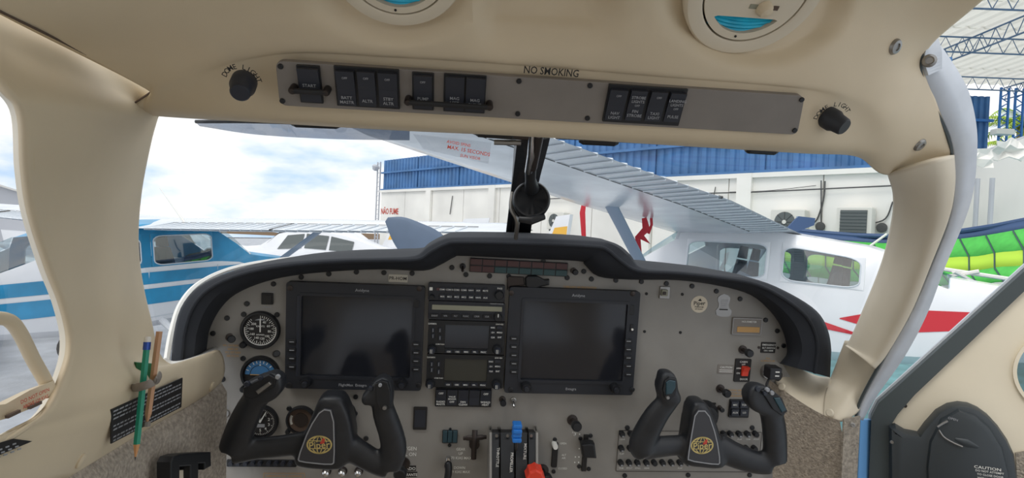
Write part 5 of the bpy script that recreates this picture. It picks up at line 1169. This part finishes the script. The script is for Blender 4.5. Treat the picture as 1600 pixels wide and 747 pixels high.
for nm, lab, px, py, w, h in (('fan', 'white air conditioner with a round fan grille on the white wall', 1230, 347, .82, .62), ('grille', 'white air conditioner with a square dark grille on the white wall', 1334, 349, .72, .74), ('fan', 'white air conditioner beside the compass on the white wall', 868, 345, .8, .6)):
    p = hwp(px, py, .3); e = empty('air_conditioner', HW.M @ T_((p.x, p.y, .05))); tag(e, lab, 'air conditioner')
    MB().rbox(-w / 2, -h / 2, w / 2, h / 2, 0, .28, .04, .02).build('case', 'ac_body', e)
    if nm == 'fan':
        f = MB().lathe((-.05, 0, .28), [(h * .4, 0), (h * .4, .02), (0, .02)], 24).build('fan_opening', 'ac_dark', e); MB().lathe((-.05, 0, .3), [(.05, 0), (.05, .02), (0, .02)], 12).build('hub', 'ac_body', f)
        for k in range(4): a = k * math.pi / 4; c, s_ = math.cos(a) * h * .4, math.sin(a) * h * .4; MB().tube([(-.05 - c, -s_, .305), (-.05 + c, s_, .305)], .008, 5).build('guard_wire', 'cable', f)
    else:
        MB().box(-w * .38, -h * .4, .27, w * .38, h * .4, .3).build('grille', 'ac_dark', e)
        for k in range(8): MB().box(-w * .38, -h * .38 + k * h * .1, .3, w * .38, -h * .38 + k * h * .1 + .02, .315).build('slat', 'ac_dark', e)
    for s_ in (-1, 1): MB().box(s_ * w * .35 - .03, -h / 2 - .06, 0, s_ * w * .35 + .03, -h / 2, .25).build('bracket', 'cable', e)
# lamp post with ladder at the corner of the wall
lpn = empty('ladder_mast', HW.M @ T_((-.35, 0, 0))); tag(lpn, 'thin lattice mast with a lamp at the far corner of the wall', 'mast')
for s_ in (-.15, .15): MB().box(s_ - .03, 0, -.03, s_ + .03, 5.35, .03).build('rail', 'hangar_grey', lpn)
rg = MB()
for k in range(22): MB().box(-.15, .2 + k * .24, -.015, .15, .23 + k * .24, .015).build('rung', 'hangar_grey', lpn)
MB().lathe((-.1, 5.15, .1), [(.16, 0), (.2, .1), (.12, .25), (0, .3)], 14, (0, -1, .4)).build('lamp', 'hangar_grey', lpn, smooth=True)
# ------------------------------------------------------------------ far low-wing aeroplanes, fins
def low_plane(label, M, band='yellow', span=5.2):
    e = empty('light_aircraft', M); tag(e, label, 'aeroplane')
    S = [(3.3, .05, 1.0, 1.05), (3.1, .3, .8, 1.25), (2.0, .5, .65, 1.42), (1.3, .56, .6, 1.5), (.6, .58, .58, 1.92), (-.4, .58, .58, 2.05), (-1.4, .54, .62, 1.95), (-2.4, .42, .75, 1.65), (-4.2, .2, 1.0, 1.4), (-5.2, .06, 1.15, 1.3)]
    rows = []
    for x, w, zb, zt in S:
        zm = zb + .55 * (zt - zb); H = [(0, zb), (.7 * w, zb + .04), (w, zm - .1), (.98 * w, zm + .05), (.72 * w, zt - .06), (0, zt)]; rows.append([(x, y, z) for y, z in H] + [(x, -y, z) for y, z in H[-2::-1]])
    f = MB().grid(rows).build('fuselage', 'paint_white', e, smooth=True)
    for s_ in (1, -1):
        for x0, x1 in ((.55, -.2), (-.3, -.95), (-1.05, -1.7)):
            q = []
            for x, fz in ((x0, .1), (x1, .1), (x1 - .03, .85), (x0 - .25 if x0 > .3 else x0, .85)):
                for a, b in zip(S, S[1:]):
                    if a[0] >= x >= b[0]: k = (a[0] - x) / (a[0] - b[0]); w, zb, zt = [a[i] + (b[i] - a[i]) * k for i in (1, 2, 3)]
                zm = zb + .55 * (zt - zb) + .05; z = zm + (zt - .06 - zm) * fz; q.append((x, s_ * (w * (.98 - .26 * fz) + .02), z))
            MB().add(q, [(0, 1, 2, 3)]).build('window', 'ac_dark', f)
        MB().grid([[(1.0, s_ * .4, .72), (.5, s_ * .4, .85), (-.9, s_ * .4, .75)], [(.6, s_ * span, 1.1), (.3, s_ * span, 1.17), (-.4, s_ * span, 1.1)]]).build('wing', 'paint_white', e, solid=.05)
        MB().grid([[(-4.4, s_ * .1, 1.3), (-5.2, s_ * .1, 1.3)], [(-4.7, s_ * 1.9, 1.32), (-5.2, s_ * 1.9, 1.32)]]).build('tailplane', 'paint_white', e, solid=.05)
        MB().tube([(-.1, s_ * 1.6, .8), (-.1, s_ * 1.6, .25)], .05, 6).build('gear_leg', 'steel', e); MB().cyl((-.1, s_ * 1.6 - .07, .2), .2, .14, 16, ax=(0, 1, 0)).build('wheel', 'tyre', e)
    MB().grid([[(.98, .45, 1.56), (.98, -.45, 1.56)], [(.6, .42, 1.9), (.6, -.42, 1.9)]]).build('windscreen', 'ac_dark', f)
    fn = MB().prism([(-3.9, 1.35), (-4.8, 2.5), (-5.5, 2.55), (-5.2, 1.2)], -.05, .05, .01).build('fin', 'paint_white', e, Matrix.Rotation(math.pi / 2, 4, 'X'))
    MB().prism([(-4.4, 1.7), (-4.75, 2.2), (-5.4, 2.25), (-5.33, 1.75)], -.058, .058, .002).build('fin_band', band, fn)
    return e
low_plane('white low wing aircraft with small cabin windows parked beyond the blue aeroplane', place(-6.0, 16.8, gz(-6.0, 16.8), 168), 'yellow')
low_plane('white aircraft with a yellow banded fin behind the propeller blade', place(-8.2, 27.0, gz(-8.2, 27), 135), span=2.0)
low_plane('white aircraft with a yellow banded fin near the compass', place(-.85, 19.5, 0, 115), span=2.0)
low_plane('white low wing aircraft seen through the left side window', place(-11.0, 10.9, gz(-11, 10.5) - .05, 40))
low_plane('white low wing aircraft far behind the blue aeroplane nose', place(-13.0, 22.5, gz(-13., 22.5), 30), 'hangar_grey')
bk_ = MB().grid([[(-70 + 10 * i, 108 + (i % 3), 0 - 1.9 * 0) for i in range(13)], [(-70 + 10 * i, 110, .9 + .5 * math.sin(i * 1.7)) for i in range(13)], [(-70 + 10 * i, 116, .2) for i in range(13)]]).build('far_bank', 'trunk', smooth=True); bk_['kind'] = 'structure'; bk_.location.z = -1.0
# hangar roofs far left
for lab, x, y, w, h, l in (('pale grey gabled hangar far off in the left side window', -37, 36, 11, 6.0, 16), ('low pale hangar with a dark ridge far off behind the first', -56, 34, 12, 7.6, 10)):
    e = empty('far_hangar', T_((x, y, gz(x, y))) @ Matrix.Rotation(math.radians(40), 4, 'Z')); tag(e, lab, 'building')
    MB().box(-w / 2, 0, 0, w / 2, l, h - 1.8).build('wall', 'hangar_grey', e)
    for s_ in (-1, 1): MB().grid([[(s_ * (w / 2 + .3), -.3, h - 1.9), (s_ * (w / 2 + .3), l, h - 1.9)], [(0, -.3, h), (0, l, h)]]).build('roof', 'roof_sheet', e, solid=.12)
    MB().add([(-w / 2, 0, h - 1.8), (w / 2, 0, h - 1.8), (0, 0, h)], [(0, 1, 2)]).build('gable', 'hangar_grey', e); MB().box(-w * .3, -.05, 0, w * .3, .02, h - 2.6).build('hangar_door', 'ac_dark', e)
# ------------------------------------------------------------------ green fabric wing
def sheet(rows, nm, m, parent): return MB().grid([[Vector(p) for p in r] for r in rows]).build(nm, m, parent, smooth=True, solid=.02)
ge = empty('ultralight_wing', T_(W(1440, 380, 8.6))); tag(ge, 'green and lime fabric ultralight wing with a navy leading edge behind the white aeroplane', 'wing'); ig = -W(1440, 380, 8.6)
tp = [(1215,358,13.0),(1290,366,12.6),(1395,372,12.0),(1500,364,10.8),(1600,347,9.6),(1760,315,8.4)]
def shift(P, dy, dd): return [(x, y + dy * (10.4 / d), d + dd * .4) for x, y, d in P]
def rw_(dy, dd, wav=0):
    wav *= .5
    return [p + Vector((0, 0, wav * math.sin(i * 1.3))) + ig for i, p in enumerate(crv([W(*p) for p in shift(tp, dy, dd)], 36))]
sheet([rw_(-2, 0), rw_(10, -.3)], 'leading_edge', 'fabric_navy', ge); sheet([rw_(10, -.3), rw_(24, -.6, .02), rw_(40, -1.0, .02)], 'sail', 'fabric_green', ge); sheet([rw_(40, -1.0, .02), rw_(62, -1.5, .025)], 'sail_band', 'fabric_lime', ge); sheet([rw_(62, -1.5, .025), rw_(84, -2.0, .03)], 'sail', 'fabric_green', ge)
for k in range(0, 35, 3): MB().tube([rw_(10, -.35)[k], rw_(40, -1.06, .02)[min(k + 1, 35)], rw_(62, -1.56, .025)[min(k + 1, 35)], rw_(84, -2.06, .03)[min(k + 2, 35)]], .014, 5).build('batten', 'green_dark', ge)
MB().tube(rw_(-2, 0)[::5], .05, 8).build('spar', 'fabric_navy', ge, smooth=True)
for a, b in (((1470,420,7.2),(1590,438,6.9)), ((1480,432,7.2),(1530,424,7.0)), ((1520,440,7.1),(1490,424,7.0)), ((1385,366,11.7),(1335,402,11.5))): MB().tube([W(*a) + ig, W(*b) + ig], .025, 6).build('frame_tube', 'white', ge)
te = empty('tail_fin', T_(W(1252, 360, 9.6))); tag(te, 'slate blue tail fin standing in front of the fan air conditioner', 'tail fin'); it = -W(1252, 360, 9.6)
MB().add([W(1228,358,9.6) + it, W(1247,338,9.6) + it, W(1273,341,9.6) + it, W(1271,352,9.6) + it, W(1245,362,9.6) + it], [(0, 1, 2, 3, 4)]).build('surface', 'fabric_navy', te, solid=.05); MB().tube([W(1246,361,9.6) + it, W(1246,338,9.6) + it], .02, 6).build('post', 'strut_grey', te)
# ------------------------------------------------------------------ open hangar roof far right
rf = empty('hangar_roof'); tag(rf, kind='structure', label='open corrugated hangar roof on lattice trusses at the far right')
ZR = 8.0
for k in range(6):
    y0 = 11.0 + k * 1.95; pts = []; x = 9.0
    mb = MB(); row = []
    for i in range(60): row += [(9.0 + i * .45, 0), (9.0 + i * .45 + .2, .0), (9.0 + i * .45 + .28, .06), (9.0 + i * .45 + .4, .06)]
    MB().grid([[(x, y0, ZR + .5 + d + .02 * k) for x, d in row], [(x, y0 + 2.0, ZR + .5 + d + .02 * k) for x, d in row]]).build('roof_sheet', 'light_sheet', rf)
def truss(a, b, h, nm, m, parent, seg, r=.026):
    a, b = Vector(a), Vector(b); hv = Vector((0, 0, h)) if abs((b - a).normalized().z) < .9 else Vector((h, 0, 0))
    o = MB().tube([a, b], r, 5); o.tube([a + hv, b + hv], r, 5)
    for i in range(seg): p, q = a.lerp(b, i / seg), a.lerp(b, (i + 1) / seg); o.tube([p, (p + q) / 2 + hv, q], r * .6, 4)
    return o.build(nm, m, parent)
for y in (11.6, 14.2, 17.4, 21.4): truss((9, y, ZR), (34, y, ZR + .1), .45, 'truss', 'truss', rf, 50)
for x in (13.5, 18.9, 24): truss((x, 11, ZR), (x, 22.5, ZR), .45, 'truss', 'truss', rf, 24)
rb_ = empty('blue_gable_wall', T_((15.4, 22.6, 0))); tag(rb_, kind='structure', label='blue corrugated end wall under the open hangar roof')
for k in range(3):
    corrugated(k * 1.0, k * 1.0 + .98, 4.4, 8.1, 0, .25, .06).build('blue_sheet', 'wall_blue', rb_, Matrix.Rotation(math.pi / 2, 4, 'X'))
for z in (5.8, 7.1): MB().box(-.1, -.15, z, 3.1, -.05, z + .1).build('girt', 'column_blue', rb_)
MB().box(-.2, -.1, 0, 3.2, .3, 4.4).build('base_wall', 'wall_white', rb_)
ce_ = empty('lattice_column', T_((18.0, 21.6, 0))); tag(ce_, 'blue lattice steel column at the end of the blue wall', 'column')
for dx in (0, .55):
    truss((dx, 0, 0), (dx, 0, 8.2), .3, 'lattice', 'column_blue', ce_, 22, .045)
fl_ = empty('flood_lamp', T_((17.3, 20.9, 6.3))); tag(fl_, 'white flood lamp fixed to the blue lattice column', 'lamp'); MB().rbox(-.1, -.2, .55, .15, 0, .2, .05, .04).build('housing', 'white', fl_); MB().tube([(.3, .05, .1), (.72, .7, .1)], .05, 8).build('arm', 'steel', fl_)
# palm trees behind
def palm(label, x, y, h, sc, seed):
    random.seed(seed); e = empty('palm_tree', T_((x, y, 0))); tag(e, label, 'palm'); MB().tube(crv([(0, 0, 0), (.15, 0, h * .5), (0, 0, h)], 10), [.22] * 10, 8).build('trunk', 'trunk', e, smooth=True)
    for k in range(22):
        a = k * 2.4 + random.random() * .5; el = random.uniform(-.2, 1.1); L_ = sc * random.uniform(.8, 1.1); P = []
        for i in range(9): s_ = i / 8; P.append(Vector((math.cos(a) * L_ * s_ * math.cos(el * (1 - .3 * s_)), math.sin(a) * L_ * s_ * math.cos(el * (1 - .3 * s_)), h + L_ * (math.sin(el) * s_ - .75 * s_ * s_))))
        mb = MB().tube(P, .025, 4)
        for i in range(1, 9):
            for q in range(3):
                s_ = P[i - 1].lerp(P[i], q / 3); t_ = (P[i] - P[i - 1]).normalized(); sd = t_.cross(Vector((0, 0, 1))).normalized()
                for g in (-1, 1): tip = s_ + sd * g * .5 * sc * .3 * (1.1 - i / 12) + t_ * .25 - Vector((0, 0, .18)); mb.add([s_ - t_ * .04, s_ + t_ * .05, tip], [(0, 1, 2)])
        mb.build('frond', 'palm', e, fix=False)
palm('tall palm with yellow green fronds behind the lattice column', 22.4, 25.6, 7.6, 3.0, 3); palm('lower palm with yellow green fronds beside the white wall', 25.6, 29.5, 7.2, 2.8, 5)
# sloping white wall nearer on the right, with clutter along its top
nw = empty('yard_wall', T_((0, 0, 0))); tag(nw, kind='structure', label='white yard wall rising to the right behind the green fabric wing')
q0, q1 = W(1470, 262, 13.2), W(1800, 150, 10.4)
MB().add([Vector((q0.x, q0.y, 0)), Vector((q1.x, q1.y, 0)), q1, q0], [(0, 1, 2, 3)]).build('render', 'wall_white', nw, solid=.2); MB().tube([q0, q1], .07, 6).build('coping', 'hangar_grey', nw)
for px, d in ((1547, 12.3), (1524, 12.5)): p = W(px, 345, d - .4); MB().tube([Vector((p.x, p.y, .5)), Vector((p.x, p.y, 3.6))], .045, 8).build('down_pipe', 'hangar_grey', nw)
random.seed(4)
for k, (px, py) in enumerate(((1528, 244), (1576, 232))):
    p = W(px, py, 11.3); e = empty('scrap_sheet', T_(p)); tag(e, ('crumpled white sheet on top of the yard wall', 'small crumpled white sheet below the blue gable wall', 'folded white sheet beside the lattice column foot', 'white sheet leaning by the palm on the yard wall', 'thin white scrap hanging over the yard wall')[k], 'scrap')
    MB().grid([[Vector((.14 * i - .28 + random.uniform(-.04, .04), random.uniform(-.1, .1), .12 * j - .2 + random.uniform(-.05, .05))) for i in range(5)] for j in range(4)]).build('sheet', 'white', e, solid=.02)
